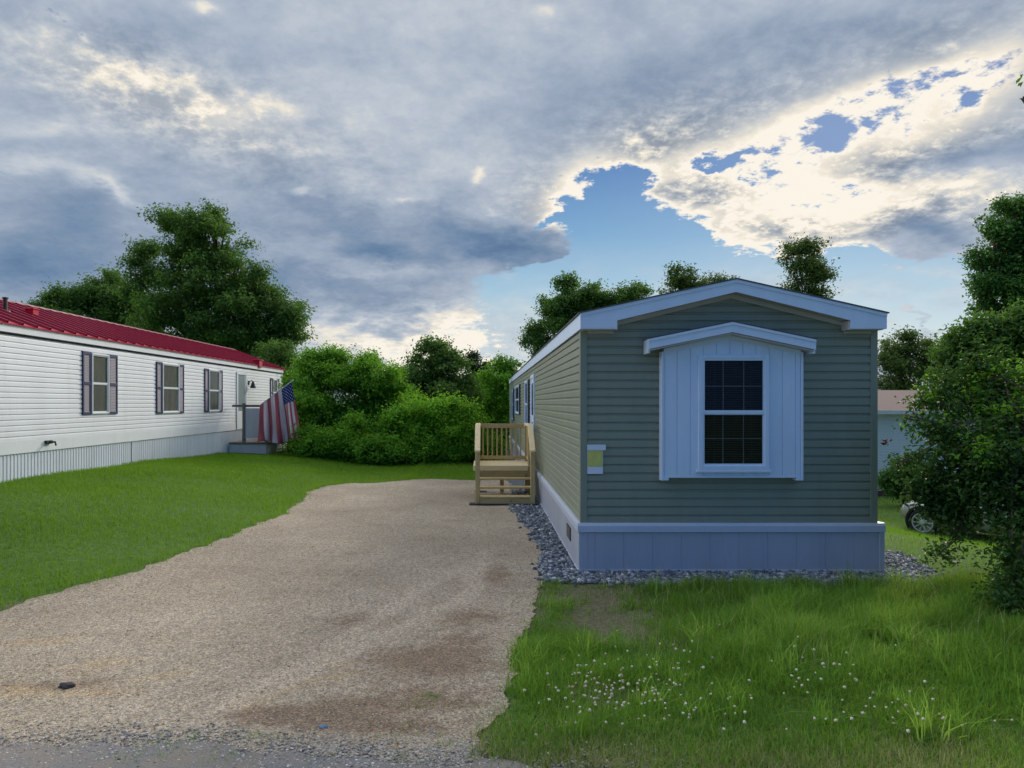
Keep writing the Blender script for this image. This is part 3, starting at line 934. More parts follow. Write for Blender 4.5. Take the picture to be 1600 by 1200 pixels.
# vent in the drive-side skirting
m = MB(sL); m.box(9.20, 9.60, 0.006, 0.016, 0.225, 0.400)
v = m.build('vent', MT['dark'], skirt, bevel=0.003)
m = MB(sL)
for k in range(6):
    m.box(9.225, 9.575, 0.0165, 0.020, 0.245 + k * 0.025, 0.255 + k * 0.025)
m.build('vent_slat', MT['old_wood'], v)

# roof with shingles, gable fascia and side fascia
YF = 8.27
rf = MB()
XL, XR, ZE, ZR = 1.135, 4.735, 3.088, 3.488
for xa, xb in ((XL - 0.02, RIDGE_X), (RIDGE_X, XR + 0.02)):
    za, zb = (ZE - 0.004, ZR) if xa < RIDGE_X - 0.5 else (ZR, ZE - 0.004)
    rf.hexa([(xa, YF - 0.02, za), (xb, YF - 0.02, zb), (xb, HY1 + 0.1, zb), (xa, HY1 + 0.1, za),
             (xa, YF - 0.02, za + 0.014), (xb, YF - 0.02, zb + 0.014), (xb, HY1 + 0.1, zb + 0.014), (xa, HY1 + 0.1, za + 0.014)])
roof = rf.build('roof', MT['shingle'], home)
g = MB()
inL, inR = 1.565, 4.312
zi = lambda x: ZE + (ZR - ZE) * (1 - abs(x - RIDGE_X) / (RIDGE_X - XL)) if x < RIDGE_X else ZE + (ZR - ZE) * (1 - (x - RIDGE_X) / (XR - RIDGE_X))
T = 0.150
poly = [(XL, 2.905), (inL, 2.905), (inL, zi(inL) - T - 0.03), (RIDGE_X, ZR - T), (inR, zi(inR) - T - 0.03), (inR, 2.905), (XR, 2.905), (XR, ZE), (RIDGE_X, ZR), (XL, ZE)]
# split in two convex-friendly halves
hl = [(XL, 2.905), (inL, 2.905), (inL, zi(inL) - T - 0.03), (RIDGE_X, ZR - T), (RIDGE_X, ZR), (XL, ZE)]
def strip(h0, xa, xb, lo_a, lo_b, hi_a, hi_b, y0, y1):
    h0.hexa([(xa, y0, lo_a), (xb, y0, lo_b), (xb, y1, lo_b), (xa, y1, lo_a), (xa, y0, hi_a), (xb, y0, hi_b), (xb, y1, hi_b), (xa, y1, hi_a)])
g = MB()
for y0, y1, dz in ((YF, YF + 0.022, 0.0),):
    strip(g, XL, inL, 2.905, 2.905, ZE, zi(inL), y0, y1)
    strip(g, inL, RIDGE_X, zi(inL) - T - 0.03, ZR - T, zi(inL), ZR, y0, y1)
    strip(g, RIDGE_X, inR, ZR - T, zi(inR) - T - 0.03, ZR, zi(inR), y0, y1)
    strip(g, inR, XR, 2.905, 2.905, zi(inR), ZE, y0, y1)
fas = g.build('gable_fascia', MT['trim'], roof, bevel=0.0)
g = MB()                                            # thin drip edge along the top
for xa, xb in ((XL, RIDGE_X), (RIDGE_X, XR)):
    strip(g, xa, xb, zi(xa) - 0.040, zi(xb) - 0.040, zi(xa) - 0.002, zi(xb) - 0.002, YF - 0.010, YF - 0.001)
g.build('drip_edge', MT['trim'], roof)
# soffit: boxed returns and sloping underside back to the wall
s = MB()
YW = HY0 - 0.017
s.box(XL + 0.03, inL - 0.004, YF + 0.023, YW, 2.895, 2.915)
s.box(inR + 0.004, XR - 0.03, YF + 0.023, YW, 2.895, 2.915)
for xa, xb in ((inL, RIDGE_X), (RIDGE_X, inR)):
    za, zb = zi(xa) - T - 0.022, zi(xb) - T - 0.022
    if xa == inL: zb = ZR - T + 0.006
    else: za = ZR - T + 0.006
    strip(s, xa, xb, za, zb, za + 0.02, zb + 0.02, YF + 0.023, YW)
s.box(inL - 0.006, inL + 0.014, YF + 0.024, YW - 0.001, 2.896, zi(inL) - T - 0.03)
s.box(inR - 0.014, inR + 0.006, YF + 0.024, YW - 0.001, 2.896, zi(inR) - T - 0.03)
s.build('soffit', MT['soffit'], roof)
fr = MB()                                           # frieze board against the wall under the soffit
for xa, xb in ((inL + 0.015, RIDGE_X), (RIDGE_X, inR - 0.015)):
    if xa < RIDGE_X - 0.1: za, zb = zi(xa) - T - 0.022, ZR - T + 0.006
    else: za, zb = ZR - T + 0.006, zi(xb) - T - 0.022
    strip(fr, xa, xb, za - 0.055, zb - 0.055, za - 0.001, zb - 0.001, YW - 0.016, YW)
fr.box(HX0 + 0.065, inL - 0.007, YW - 0.016, YW, 2.866, 2.894)
fr.box(inR + 0.007, HX1 - 0.065, YW - 0.016, YW, 2.866, 2.894)
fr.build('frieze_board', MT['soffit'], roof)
for x, sx in ((XL, 1), (XR, -1)):
    a, b = sorted((x, x + sx * 0.02))
    MB().box(a, b, YF + 0.023, HY1 + 0.08, 2.905, ZE - 0.006).build('side_fascia', MT['trim'], roof)
    a, b = sorted((x + sx * 0.021, (HX0 if sx > 0 else HX1)))
    MB().box(a, b, HY0 + 0.06, HY1, 2.925, 2.94).build('soffit', MT['soffit'], roof)

# the white window bay on the front wall
BY = 8.345
bx0, bx1, bz0 = 2.105, 3.785, 1.140
bay = MB()
bzE, bzA, brx = 2.66, 2.835, 2.935
def bay_top(x): return bzA - abs(x - brx) * (bzA - bzE) / (brx - bx0)
wx0, wx1, wz0, wz1 = 2.590, 3.322, 1.292, 2.556
def bslab(xa, xb, za, zb_a, zb_b, y):
    bay.hexa([(xa, y, za), (xb, y, za), (xb, HY0 - 0.018, za), (xa, HY0 - 0.018, za), (xa, y, zb_a), (xb, y, zb_b), (xb, HY0 - 0.018, zb_b), (xa, HY0 - 0.018, zb_a)])
w_ = 0.156
edges = [bx0 + 0.03]
while edges[-1] < bx1 - 0.03: edges.append(min(edges[-1] + w_, bx1 - 0.03))
cuts = sorted(set([round(e, 4) for e in edges] + [round(wx0 - 0.005, 4), round(wx1 + 0.005, 4), brx]))
for k in range(len(cuts) - 1):
    a, b = cuts[k], cuts[k + 1]
    if b - a < 0.004: continue
    groove_a = 0.0035 if any(abs(a - e) < 1e-3 for e in edges) else 0.0
    groove_b = 0.0035 if any(abs(b - e) < 1e-3 for e in edges) else 0.0
    a2, b2 = a + groove_a, b - groove_b
    if wx0 - 0.01 < (a + b) / 2 < wx1 + 0.01:
        bslab(a2, b2, bz0 + 0.03, wz0 - 0.005, wz0 - 0.005, BY); bslab(a2, b2, wz1 + 0.005, bay_top(a2), bay_top(b2), BY)
    else:
        bslab(a2, b2, bz0 + 0.03, bay_top(a2), bay_top(b2), BY)
bp = bay.build('window_bay', MT['panel'], home, bevel=0.0018)
m = MB()                                            # backing behind the grooves, round the window hole
m.box(bx0 + 0.02, wx0 - 0.006, BY + 0.010, BY + 0.03, bz0 + 0.028, 2.65); m.box(wx1 + 0.006, bx1 - 0.02, BY + 0.010, BY + 0.03, bz0 + 0.028, 2.65)
m.box(wx0 - 0.006, wx1 + 0.006, BY + 0.010, BY + 0.03, bz0 + 0.028, wz0 - 0.006); m.box(wx0 - 0.006, wx1 + 0.006, BY + 0.010, BY + 0.03, wz1 + 0.006, 2.65)
m.prism([(bx0 + 0.02, 2.651), (bx1 - 0.02, 2.651), (brx, bzA - 0.004)], BY + 0.010, BY + 0.03, 'y')
m.build('backing', MT['trim'], bp)
m = MB()                                            # corner trims with little feet, bottom rail
for a, b in ((bx0, bx0 + 0.028), (bx1 - 0.028, bx1)):
    m.box(a, b, BY - 0.010, HY0 - 0.017, bz0 - 0.028, bz0 + 0.03); m.box(a, b, BY - 0.010, HY0 - 0.017, bz0 + 0.03, bay_top(a if a < brx else b) - 0.02)
m.box(bx0 + 0.0281, bx0 + 0.085, BY - 0.009, HY0 - 0.0171, bz0 - 0.026, bz0 + 0.004); m.box(bx1 - 0.085, bx1 - 0.0281, BY - 0.009, HY0 - 0.0171, bz0 - 0.026, bz0 + 0.004)
m.box(bx0 + 0.0282, bx1 - 0.0282, BY - 0.006, HY0 - 0.0172, bz0 + 0.0045, bz0 + 0.029)
m.build('bay_trim', MT['trim'], bp, bevel=0.003)
m = MB()                                            # flat trim under the little roof
for xa, xb in ((bx0 + 0.029, brx), (brx, bx1 - 0.029)):
    strip(m, xa, xb, bay_top(xa) - 0.055, bay_top(xb) - 0.055, bay_top(xa) + 0.01, bay_top(xb) + 0.01, BY - 0.012, BY - 0.001)
m.build('frieze_board', MT['trim'], bp)
# little gabled roof over the bay
byF = 8.195
rx0, rx1 = 1.918, 3.868
rt = lambda x: 2.978 - abs(x - 2.895) * (0.198 / (2.895 - rx0)) if x < 2.895 else 2.978 - (x - 2.895) * (0.205 / (rx1 - 2.895))
m = MB()
for xa, xb in ((rx0 - 0.008, 2.895), (2.895, rx1 + 0.008)):
    strip(m, xa, xb, rt(xa), rt(xb), rt(xa) + 0.012, rt(xb) + 0.012, byF - 0.012, HY0 - 0.017)
br = m.build('bay_roof', MT['shingle'], bp)
m = MB()
for xa, xb in ((rx0, 2.895), (2.895, rx1)):
    strip(m, xa, xb, rt(xa) - 0.120, rt(xb) - 0.120, rt(xa) - 0.002, rt(xb) - 0.002, byF, byF + 0.02)
    strip(m, xa, xb, rt(xa) - 0.032, rt(xb) - 0.032, rt(xa) - 0.003, rt(xb) - 0.003, byF - 0.010, byF - 0.001)
for a, b in ((rx0, rx0 + 0.02), (rx1 - 0.02, rx1)):
    m.box(a, b, byF + 0.021, HY0 - 0.018, rt(a if a < 2.8 else b) - 0.165, rt(a if a < 2.8 else b) - 0.004)
m.build('bay_fascia', MT['trim'], br)
m = MB()
for xa, xb in ((rx0 + 0.021, 2.895), (2.895, rx1 - 0.021)):
    strip(m, xa, xb, rt(xa) - 0.142, rt(xb) - 0.142, rt(xa) - 0.124, rt(xb) - 0.124, byF + 0.021, HY0 - 0.018)
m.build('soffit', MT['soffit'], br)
fB = lambda u, o, z: (u, BY - o, z)
window(home, fB, wx0, wx1, wz0, wz1, MT['trim'], casing=0.052, proud=0.030, cols=3, rows_=2, mid=1.917, back='room', blinds=True)
MB(fB).box(wx0 - 0.075, wx1 + 0.075, 0.0, 0.036, wz0 - 0.082, wz0 - 0.0525).build('sill', MT['trim'], bp, bevel=0.003)

# drive side: door and windows with dark shutters
m = MB(fL)
m.box(16.05, 16.16, 0.0, 0.05, 0.62, 2.70); m.box(17.06, 17.17, 0.0, 0.05, 0.62, 2.70); m.box(16.16, 17.06, 0.0, 0.05, 2.62, 2.70)
m.box(16.16, 17.06, 0.0, 0.03, 0.62, 2.62)
door = m.build('door', MT['trim'], home, bevel=0.003)
MB(fL).box(16.30, 16.92, 0.0305, 0.034, 1.75, 2.5).build('pane', MT['car_glass'], door)
MB(fL).tube([(16.24, 0.03, 1.58), (16.24, 0.08, 1.58)], 0.022, 10).build('door_handle', MT['steel'], door)
for a, b, z0, z1 in ((18.3, 19.5, 1.42, 2.58), (22.85, 25.45, 1.72, 2.58), (27.4, 28.5, 1.42, 2.52)):
    window(home, fL, a, b, z0, z1, MT['trim'], casing=0.05, proud=0.04, back='room', lift=0.021)
    shutter(home, fL, a - 0.42, a - 0.07, z0 - 0.06, z1 + 0.06, MT['dark'])
    shutter(home, fL, b + 0.07, b + 0.42, z0 - 0.06, z1 + 0.06, MT['dark'])

# notice taped beside the corner
note = empty('notice', (1.35, 8.462, 1.36), 'yellow notice on white paper taped to the front siding beside the left corner', 'notice')
ny = HY0 - 0.0175
def slip(x0, x1, z0, z1, y, th=0.0012):
    m = MB(); n = 10
    for k in range(n):
        za, zb = z0 + (z1 - z0) * k / n, z0 + (z1 - z0) * (k + 1) / n
        ya, yb = y - 0.0015 * math.sin(3.1 * k), y - 0.0015 * math.sin(3.1 * (k + 1))
        m.hexa([(x0, ya - th, za), (x1, ya - th, za), (x1, ya, za), (x0, ya, za), (x0, yb - th, zb), (x1, yb - th, zb), (x1, yb, zb), (x0, yb, zb)])
    return m
slip(1.243, 1.432, 1.183, 1.530, ny - 0.002).build('sheet', MT['paper'], note)
slip(1.249, 1.425, 1.268, 1.470, ny - 0.0062).build('yellow_sheet', MT['yellow_paper'], note)
slip(1.241, 1.464, 1.466, 1.532, ny - 0.0105).build('tape', MT['paper'], note)
slip(1.245, 1.430, 1.180, 1.262, ny - 0.0065).build('tape', MT['paper'], note)

# ---------------------------------------------------------------- wooden entry steps
st = empty('entry_steps', (0.42, 15.0, 0), 'new pressure treated wooden steps and landing with railings beside the drive door', 'steps')
PX0, PX1, PYF, PYB, PZ = -0.17, 1.02, 14.80, 16.05, 0.722
bv = 0.006
for x0 in (PX0, PX1 - 0.089):
    MB().box(x0, x0 + 0.089, 14.0, 14.089, 0.03, 1.05).build('post', MT['wood_z'], st, bv)
    MB().box(x0, x0 + 0.089, PYB - 0.089, PYB, 0.03, 1.52).build('post', MT['wood_z'], st, bv)
    MB().box(x0, x0 + 0.089, PYF + 0.045, PYF + 0.134, 0.03, 1.53).build('post', MT['wood_z'], st, bv)
MB().box(0.36, 0.449, PYB - 0.30, PYB - 0.211, 0.03, PZ - 0.05).build('post', MT['wood_z'], st, bv)
# landing: front board, boards, beam
MB().box(PX0 - 0.055, PX1 - 0.092, PYF - 0.02, PYF + 0.04, PZ - 0.110, PZ - 0.002).build('nosing_board', MT['pale_x'], st, bv)
fl = MB()
k = PYF + 0.041
while k < PYB - 0.05:
    fl.box(PX0 - 0.05, PX1 - 0.005, k, min(k + 0.135, PYB + 0.02), PZ - 0.036, PZ); k += 0.141
fl.build('landing', MT['pale_x'], st, 0.004)
MB().box(PX0 + 0.09, PX1 - 0.09, PYF + 0.045, PYF + 0.083, 0.46, PZ - 0.112).build('beam', MT['wood_x'], st, bv)
for x in (PX0 + 0.0895, PX1 - 0.1275):
    MB().box(x, x + 0.038, PYF + 0.135, PYB - 0.09, 0.54, PZ - 0.038).build('joist', MT['wood_y'], st, bv)
MB().box(PX0 + 0.09, PX1 - 0.09, PYB - 0.04, PYB - 0.002, 0.54, PZ - 0.038).build('beam', MT['wood_x'], st, bv)
# treads, bottom riser, stringers
for y, z in ((14.03, 0.172), (14.28, 0.330), (14.54, 0.482)):
    MB().box(PX0 + 0.0895 if y < 14.1 else PX0 + 0.03, PX1 - 0.0895 if y < 14.1 else PX1 - 0.03, y if y > 14.1 else 14.01, y + 0.27, z - 0.038, z).build('tread', MT['wood_x'], st, bv)
MB().box(PX0 + 0.0895, PX1 - 0.0895, 14.02, 14.058, 0.012, 0.133).build('riser', MT['wood_x'], st, bv)
for x in (PX0 + 0.002, PX1 - 0.040):
    m = MB()
    m.hexa([(x, 14.09, 0.03), (x + 0.038, 14.09, 0.03), (x + 0.038, PYF + 0.045, 0.42), (x, PYF + 0.045, 0.42),
            (x, 14.09, 0.13), (x + 0.038, 14.09, 0.13), (x + 0.038, PYF + 0.045, 0.60), (x, PYF + 0.045, 0.60)])
    m.build('stringer', MT['wood_y'], st, bv)
# railings
for x0 in (PX0, PX1 - 0.089):
    c = x0 + 0.0445
    m = MB()
    a, b = (13.97, 1.052), (PYF + 0.05, 1.545)
    m.hexa([(c - 0.055, a[0], a[1]), (c + 0.055, a[0], a[1]), (c + 0.055, b[0], b[1]), (c - 0.055, b[0], b[1]),
            (c - 0.055, a[0], a[1] + 0.04), (c + 0.055, a[0], a[1] + 0.04), (c + 0.055, b[0], b[1] + 0.04), (c - 0.055, b[0], b[1] + 0.04)])
    m.box(c - 0.055, c + 0.055, PYF + 0.0501, PYB + 0.01, 1.535, 1.575)
    m.build('handrail', MT['pale_y'], st, bv)
    m = MB()
    m.box(c - 0.019, c + 0.019, PYF + 0.135, PYB - 0.09, PZ + 0.06, PZ + 0.12)
    m.build('bottom_rail', MT['wood_y'], st, bv)
    for k in range(8):
        y = PYF + 0.20 + k * 0.125
        MB().box(c - 0.016, c + 0.016, y, y + 0.032, PZ + 0.12, 1.534).build('baluster', MT['wood_z'], st, 0.003)
    sx = 0.0
    MB().hexa([(c - 0.019, 14.09, 0.62), (c + 0.019, 14.09, 0.62), (c + 0.019, PYF + 0.044, 1.06), (c - 0.019, PYF + 0.044, 1.06),
               (c - 0.019, 14.09, 0.70), (c + 0.019, 14.09, 0.70), (c + 0.019, PYF + 0.044, 1.14), (c - 0.019, PYF + 0.044, 1.14)]).build('bottom_rail', MT['wood_y'], st, bv)
MB().box(PX0 + 0.10, PX1 - 0.10, PYB - 0.075, PYB - 0.035, 1.465, 1.565).build('top_rail', MT['wood_x'], st, bv)
MB().box(PX0 + 0.09, PX1 - 0.09, PYB - 0.072, PYB - 0.034, PZ + 0.035, PZ + 0.115).build('bottom_rail', MT['wood_x'], st, bv)
k = PX0 + 0.135
while k < PX1 - 0.13:
    MB().box(k, k + 0.034, PYB - 0.070, PYB - 0.038, PZ + 0.115, 1.4655).build('baluster', MT['wood_z'], st, 0.003)
    k += 0.1065
# dark footing boards the steps stand on
ft = MB()
ft.box(PX0 - 0.12, PX1 + 0.05, 13.93, 14.20, -0.012, 0.029)
tag(ft.build('footing_board', MT['rubber'], None, 0.005), 'flat black footing board under the front of the wooden steps', 'footing board')
for x, y, lab in ((PX0 - 0.05, PYB - 0.16, 'black footing block under the left rear post of the wooden steps'), (0.82, PYB - 0.18, 'black footing block under the right rear post of the wooden steps')):
    m = MB(); m.prism([(x, 0.005), (x + 0.30, 0.005), (x + 0.28, 0.029), (x + 0.02, 0.029)], y, y + 0.24, 'y')
    tag(m.build('footing_block', MT['rubber'], None, 0.004), lab, 'footing block', 'footing blocks under the steps')

# ---------------------------------------------------------------- the white home with the red roof
WX = -8.58                     # its wall facing the drive
WB = -12.75
WY0, WY1 = 6.0, 29.9
WZ0, WZT, WZE = 1.10, 3.28, 3.45
wh = empty('mobile_home', ((WX + WB) / 2, 18.0, 0.5), 'long white mobile home with red metal roof and shuttered windows behind the lawn', 'mobile home')
fW = lambda u, o, z: (WX + o, u, z)
w = siding(fW, WY0, WY1, WZ0 + 0.22, WZT)
b = MB().box(WB, WX - 0.09, WY0, WY1, 0.9, WZE - 0.02)
off = len(w.v); w.v += b.v; w.f += [[i + off for i in q] for q in b.f]
w.build('wall', MT['white'], wh)
MB(fW).box(WY0, WY1, -0.08, 0.016, WZ0, WZ0 + 0.219).build('bottom_trim', MT['white_trim'], wh, bevel=0.004)
MB(fW).box(WY0, WY1 + 0.02, -0.08, 0.06, WZT + 0.025, WZE).build('fascia', MT['white_trim'], wh, bevel=0.004)
MB(fW).box(WY0, WY1, -0.08, 0.010, WZT + 0.008, WZT + 0.024).build('fascia_shadow_gap', MT['dark'], wh)
MB(fW).box(WY1 - 0.09, WY1 + 0.015, -0.05, 0.022, WZ0, WZT).build('corner_post', MT['white_trim'], wh, bevel=0.004)
# ribbed metal skirting
m = MB()
u = WY0
prof = [(0.0, 0.0), (0.022, 0.0), (0.028, 0.011), (0.060, 0.011), (0.066, 0.0), (0.098, 0.0)]
pts = []
while u < WY1:
    for a, o in prof[:-1]: pts.append((u + a, o))
    u += 0.098
rows = [(m.pt((WX - 0.02 + o, y, -0.1)), m.pt((WX - 0.02 + o, y, WZ0 - 0.001))) for y, o in pts]
for k in range(len(rows) - 1): m.f.append([rows[k][0], rows[k + 1][0], rows[k + 1][1], rows[k][1]])
ws = m.build('skirting', MT['white_skirt'], wh)
MB(fW).box(17.14, 17.16, -0.012, -0.0055, 0.2, WZ0 - 0.002).build('panel_joint', MT['dark'], ws)
# ribbed red roof
RXE, RXR = WX + 0.10, (WX + WB) / 2
RZE, RZR = WZE + 0.012, 4.30
m = MB()
def rp(t, y, h=0.0): return (RXE + (RXR - RXE) * t + h * 0.38, y, RZE + (RZR - RZE) * t + h)
ys_ = []
y = WY0 - 0.1
while y < WY1 + 0.1:
    for a, h in ((0.0, 0.0), (0.36, 0.0), (0.372, 0.042), (0.404, 0.042)): ys_.append((y + a, h))
    y += 0.416
rows = [(m.pt(rp(0, yy, h)), m.pt(rp(1, yy, h))) for yy, h in ys_]
for k in range(len(rows) - 1): m.f.append([rows[k][0], rows[k + 1][0], rows[k + 1][1], rows[k][1]])
m.hexa([(WB - 0.1, WY0 - 0.1, RZE - 0.02), (RXR, WY0 - 0.1, RZR - 0.02), (RXR, WY1 + 0.12, RZR - 0.02), (WB - 0.1, WY1 + 0.12, RZE - 0.02),
        (WB - 0.1, WY0 - 0.1, RZE), (RXR, WY0 - 0.1, RZR), (RXR, WY1 + 0.12, RZR), (WB - 0.1, WY1 + 0.12, RZE)])
m.hexa([(RXE, WY0, RZE - 0.022), (RXR, WY0, RZR - 0.022), (RXR, WY1 + 0.1, RZR - 0.022), (RXE, WY1 + 0.1, RZE - 0.022),
        (RXE, WY0, RZE - 0.004), (RXR, WY0, RZR - 0.004), (RXR, WY1 + 0.1, RZR - 0.004), (RXE, WY1 + 0.1, RZE - 0.004)])
wr = m.build('roof', MT['red'], wh)
m = MB()
m.prism([(RXR - 0.14, RZR - 0.02), (RXR, RZR + 0.035), (RXR + 0.14, RZR - 0.02), (RXR + 0.14, RZR - 0.012), (RXR, RZR + 0.044), (RXR - 0.14, RZR - 0.012)], WY0 - 0.1, WY1 + 0.14, 'y')
m.build('ridge_cap', paint('faded_ridge_cap', (0.42, 0.20, 0.20), 0.4, 0.08), wr)
MB().prism([(RXE - 0.01, RZE + 0.03), (RXR, RZR + 0.03), (RXR, RZR - 0.06), (RXE - 0.01, RZE - 0.06)], WY1 + 0.13, WY1 + 0.16, 'y').build('rake_trim', MT['red'], wr)
MB().prism([(WX - 0.1, WZE - 0.03), (RXR, RZR - 0.03), (WB, WZE - 0.03)], WY1 - 0.02, WY1, 'y').build('gable', MT['white'], wh)
def onroof(px, py):
    best = min((abs((VPX + FPX * rp(t, y)[0] / y) - px) + abs((HOR - FPX * (rp(t, y)[2] - EYE) / y) - py), t, y)
               for t in np.linspace(0.05, 0.95, 19) for y in np.linspace(11, 29.8, 190))
    return rp(best[1], best[2])
p = onroof(9, 485)
m = MB().lathe((p[0], p[1], p[2] - 0.06), (0, 0, 1), [(0.10, 0.0), (0.09, 0.06), (0.05, 0.08), (0.04, 0.09), (0.04, 0.30), (0.0, 0.30)], 14)
m.lathe((p[0], p[1], p[2] + 0.235), (0, 0, 1), [(0.055, 0.0), (0.055, 0.03), (0.01, 0.04)], 14)
m.build('vent_pipe', MT['dark'], wr)
p = onroof(50, 494)
m = MB().box(p[0] - 0.09, p[0] + 0.09, p[1] - 0.10, p[1] + 0.10, p[2] - 0.10, p[2] + 0.11)
m.box(p[0] - 0.115, p[0] + 0.115, p[1] - 0.125, p[1] + 0.125, p[2] + 0.111, p[2] + 0.135)
m.build('roof_vent', MT['red'], wr, bevel=0.01)
p = onroof(402, 572)
m = MB().box(p[0] - 0.13, p[0] + 0.13, p[1] - 0.18, p[1] + 0.18, p[2] - 0.12, p[2] + 0.14)
m.box(p[0] - 0.17, p[0] + 0.17, p[1] - 0.22, p[1] + 0.22, p[2] + 0.141, p[2] + 0.17)
m.build('roof_vent', MT['red'], wr, bevel=0.01)
# windows with navy shutters
for a, b, s0, s1, z0, z1 in ((15.36, 15.99, 15.00, 16.42, 1.83, 3.09), (18.74, 19.70, 18.38, 20.06, 1.80, 3.07), (21.90, 22.70, 21.56, 23.03, 1.80, 3.05), (28.55, 29.05, 28.2, 29.4, 1.95, 2.98)):
    window(wh, fW, a, b, z0, z1, MT['white_trim'], casing=0.035, proud=0.04, back='curtain', lift=0.021)
    shutter(wh, fW, s0, a - 0.045, z0 - 0.05, z1 + 0.05, MT['navy'], MT['navy_panel'])
    shutter(wh, fW, b + 0.045, s1, z0 - 0.05, z1 + 0.05, MT['navy'], MT['navy_panel'])
m = MB(fW)
m.box(24.35, 24.43, 0.0, 0.045, 1.12, 3.12); m.box(25.27, 25.35, 0.0, 0.045, 1.12, 3.12); m.box(24.43, 25.27, 0.0, 0.045, 3.03, 3.12)
m.box(24.43, 25.27, 0.0, 0.03, 1.12, 1.75); m.box(24.43, 24.52, 0.0, 0.03, 1.75, 3.03); m.box(25.18, 25.27, 0.0, 0.03, 1.75, 3.03)
d = m.build('door', MT['white_trim'], wh, bevel=0.004)
MB(fW).box(24.52, 25.18, 0.017, 0.023, 1.75, 3.03).build('pane', MT['door_teal'], d)
m = MB(fW).box(25.58, 25.68, 0.0, 0.04, 2.70, 2.84)
m.tube([(25.63, 0.04, 2.80), (25.63, 0.12, 2.86), (25.63, 0.18, 2.82)], 0.014, 8)
m2 = m.build('wall_lamp', MT['dark'], wh)
MB().lathe((WX + 0.18, 25.63, 2.58), (0, 0, 1), [(0.10, 0.0), (0.11, 0.03), (0.06, 0.17), (0.035, 0.24), (0.01, 0.25)], 12).build('lamp_shade', MT['dark'], m2)
# outdoor tap and its box on the bottom trim
m = MB(fW).box(13.72, 13.90, 0.016, 0.07, 1.235, 1.30)
tp = m.build('tap', MT['dark'], wh)
m = MB(fW)
m.tube([(13.81, 0.07, 1.27), (13.81, 0.17, 1.27), (13.81, 0.19, 1.20)], 0.020, 8)
m.build('spout', MT['dark'], tp)

# ---------------------------------------------------------------- its porch
pg = gz(-7.9, 25.0)
po = empty('porch', (-8.0, 26.0, pg), 'small pale porch with grey wooden railing at the white home door', 'porch')
QX0, QX1, QY0, QY1 = -8.55, -7.30, 23.6, 28.4
MB().box(QX0 + 0.012, QX1, QY0, QY1, pg - 0.15, 0.66).build('base', MT['concrete'], po, 0.01)
MB().box(QX0 + 0.012, QX1 + 0.05, QY0 - 0.05, QY1 + 0.05, 0.661, 0.72).build('floor', MT['old_wood'], po, 0.006)
gw = paint('pale_grey_railing', (0.62, 0.61, 0.62), 0.7, 0.12)
for x, y in ((QX0 + 0.45, QY0), (QX1 - 0.05, QY0), (QX1 - 0.05, QY0 + 2.3), (QX1 - 0.05, QY1 - 0.06)):
    MB().box(x, x + 0.09, y, y + 0.09, 0.721, 2.03).build('post', MT['old_wood'], po, 0.006)
MB().box(QX0 + 0.10, QX1 + 0.06, QY0 + 0.02, QY0 + 0.07, 1.90, 1.98).build('rail', MT['old_wood'], po, 0.004)
MB().box(QX1 - 0.03, QX1 + 0.02, QY0 + 0.10, QY1 - 0.07, 1.90, 1.98).build('rail', MT['old_wood'], po, 0.004)
MB().box(QX0 + 0.54, QX1 - 0.06, QY0 + 0.03, QY0 + 0.06, 0.86, 1.86).build('side_screen', gw, po, 0.004)
k = QY0 + 0.25
while k < QY1 - 0.1:
    MB().box(QX1 - 0.02, QX1 + 0.012, k, k + 0.035, 0.721, 1.90).build('baluster', gw, po, 0.003)
    k += 0.16
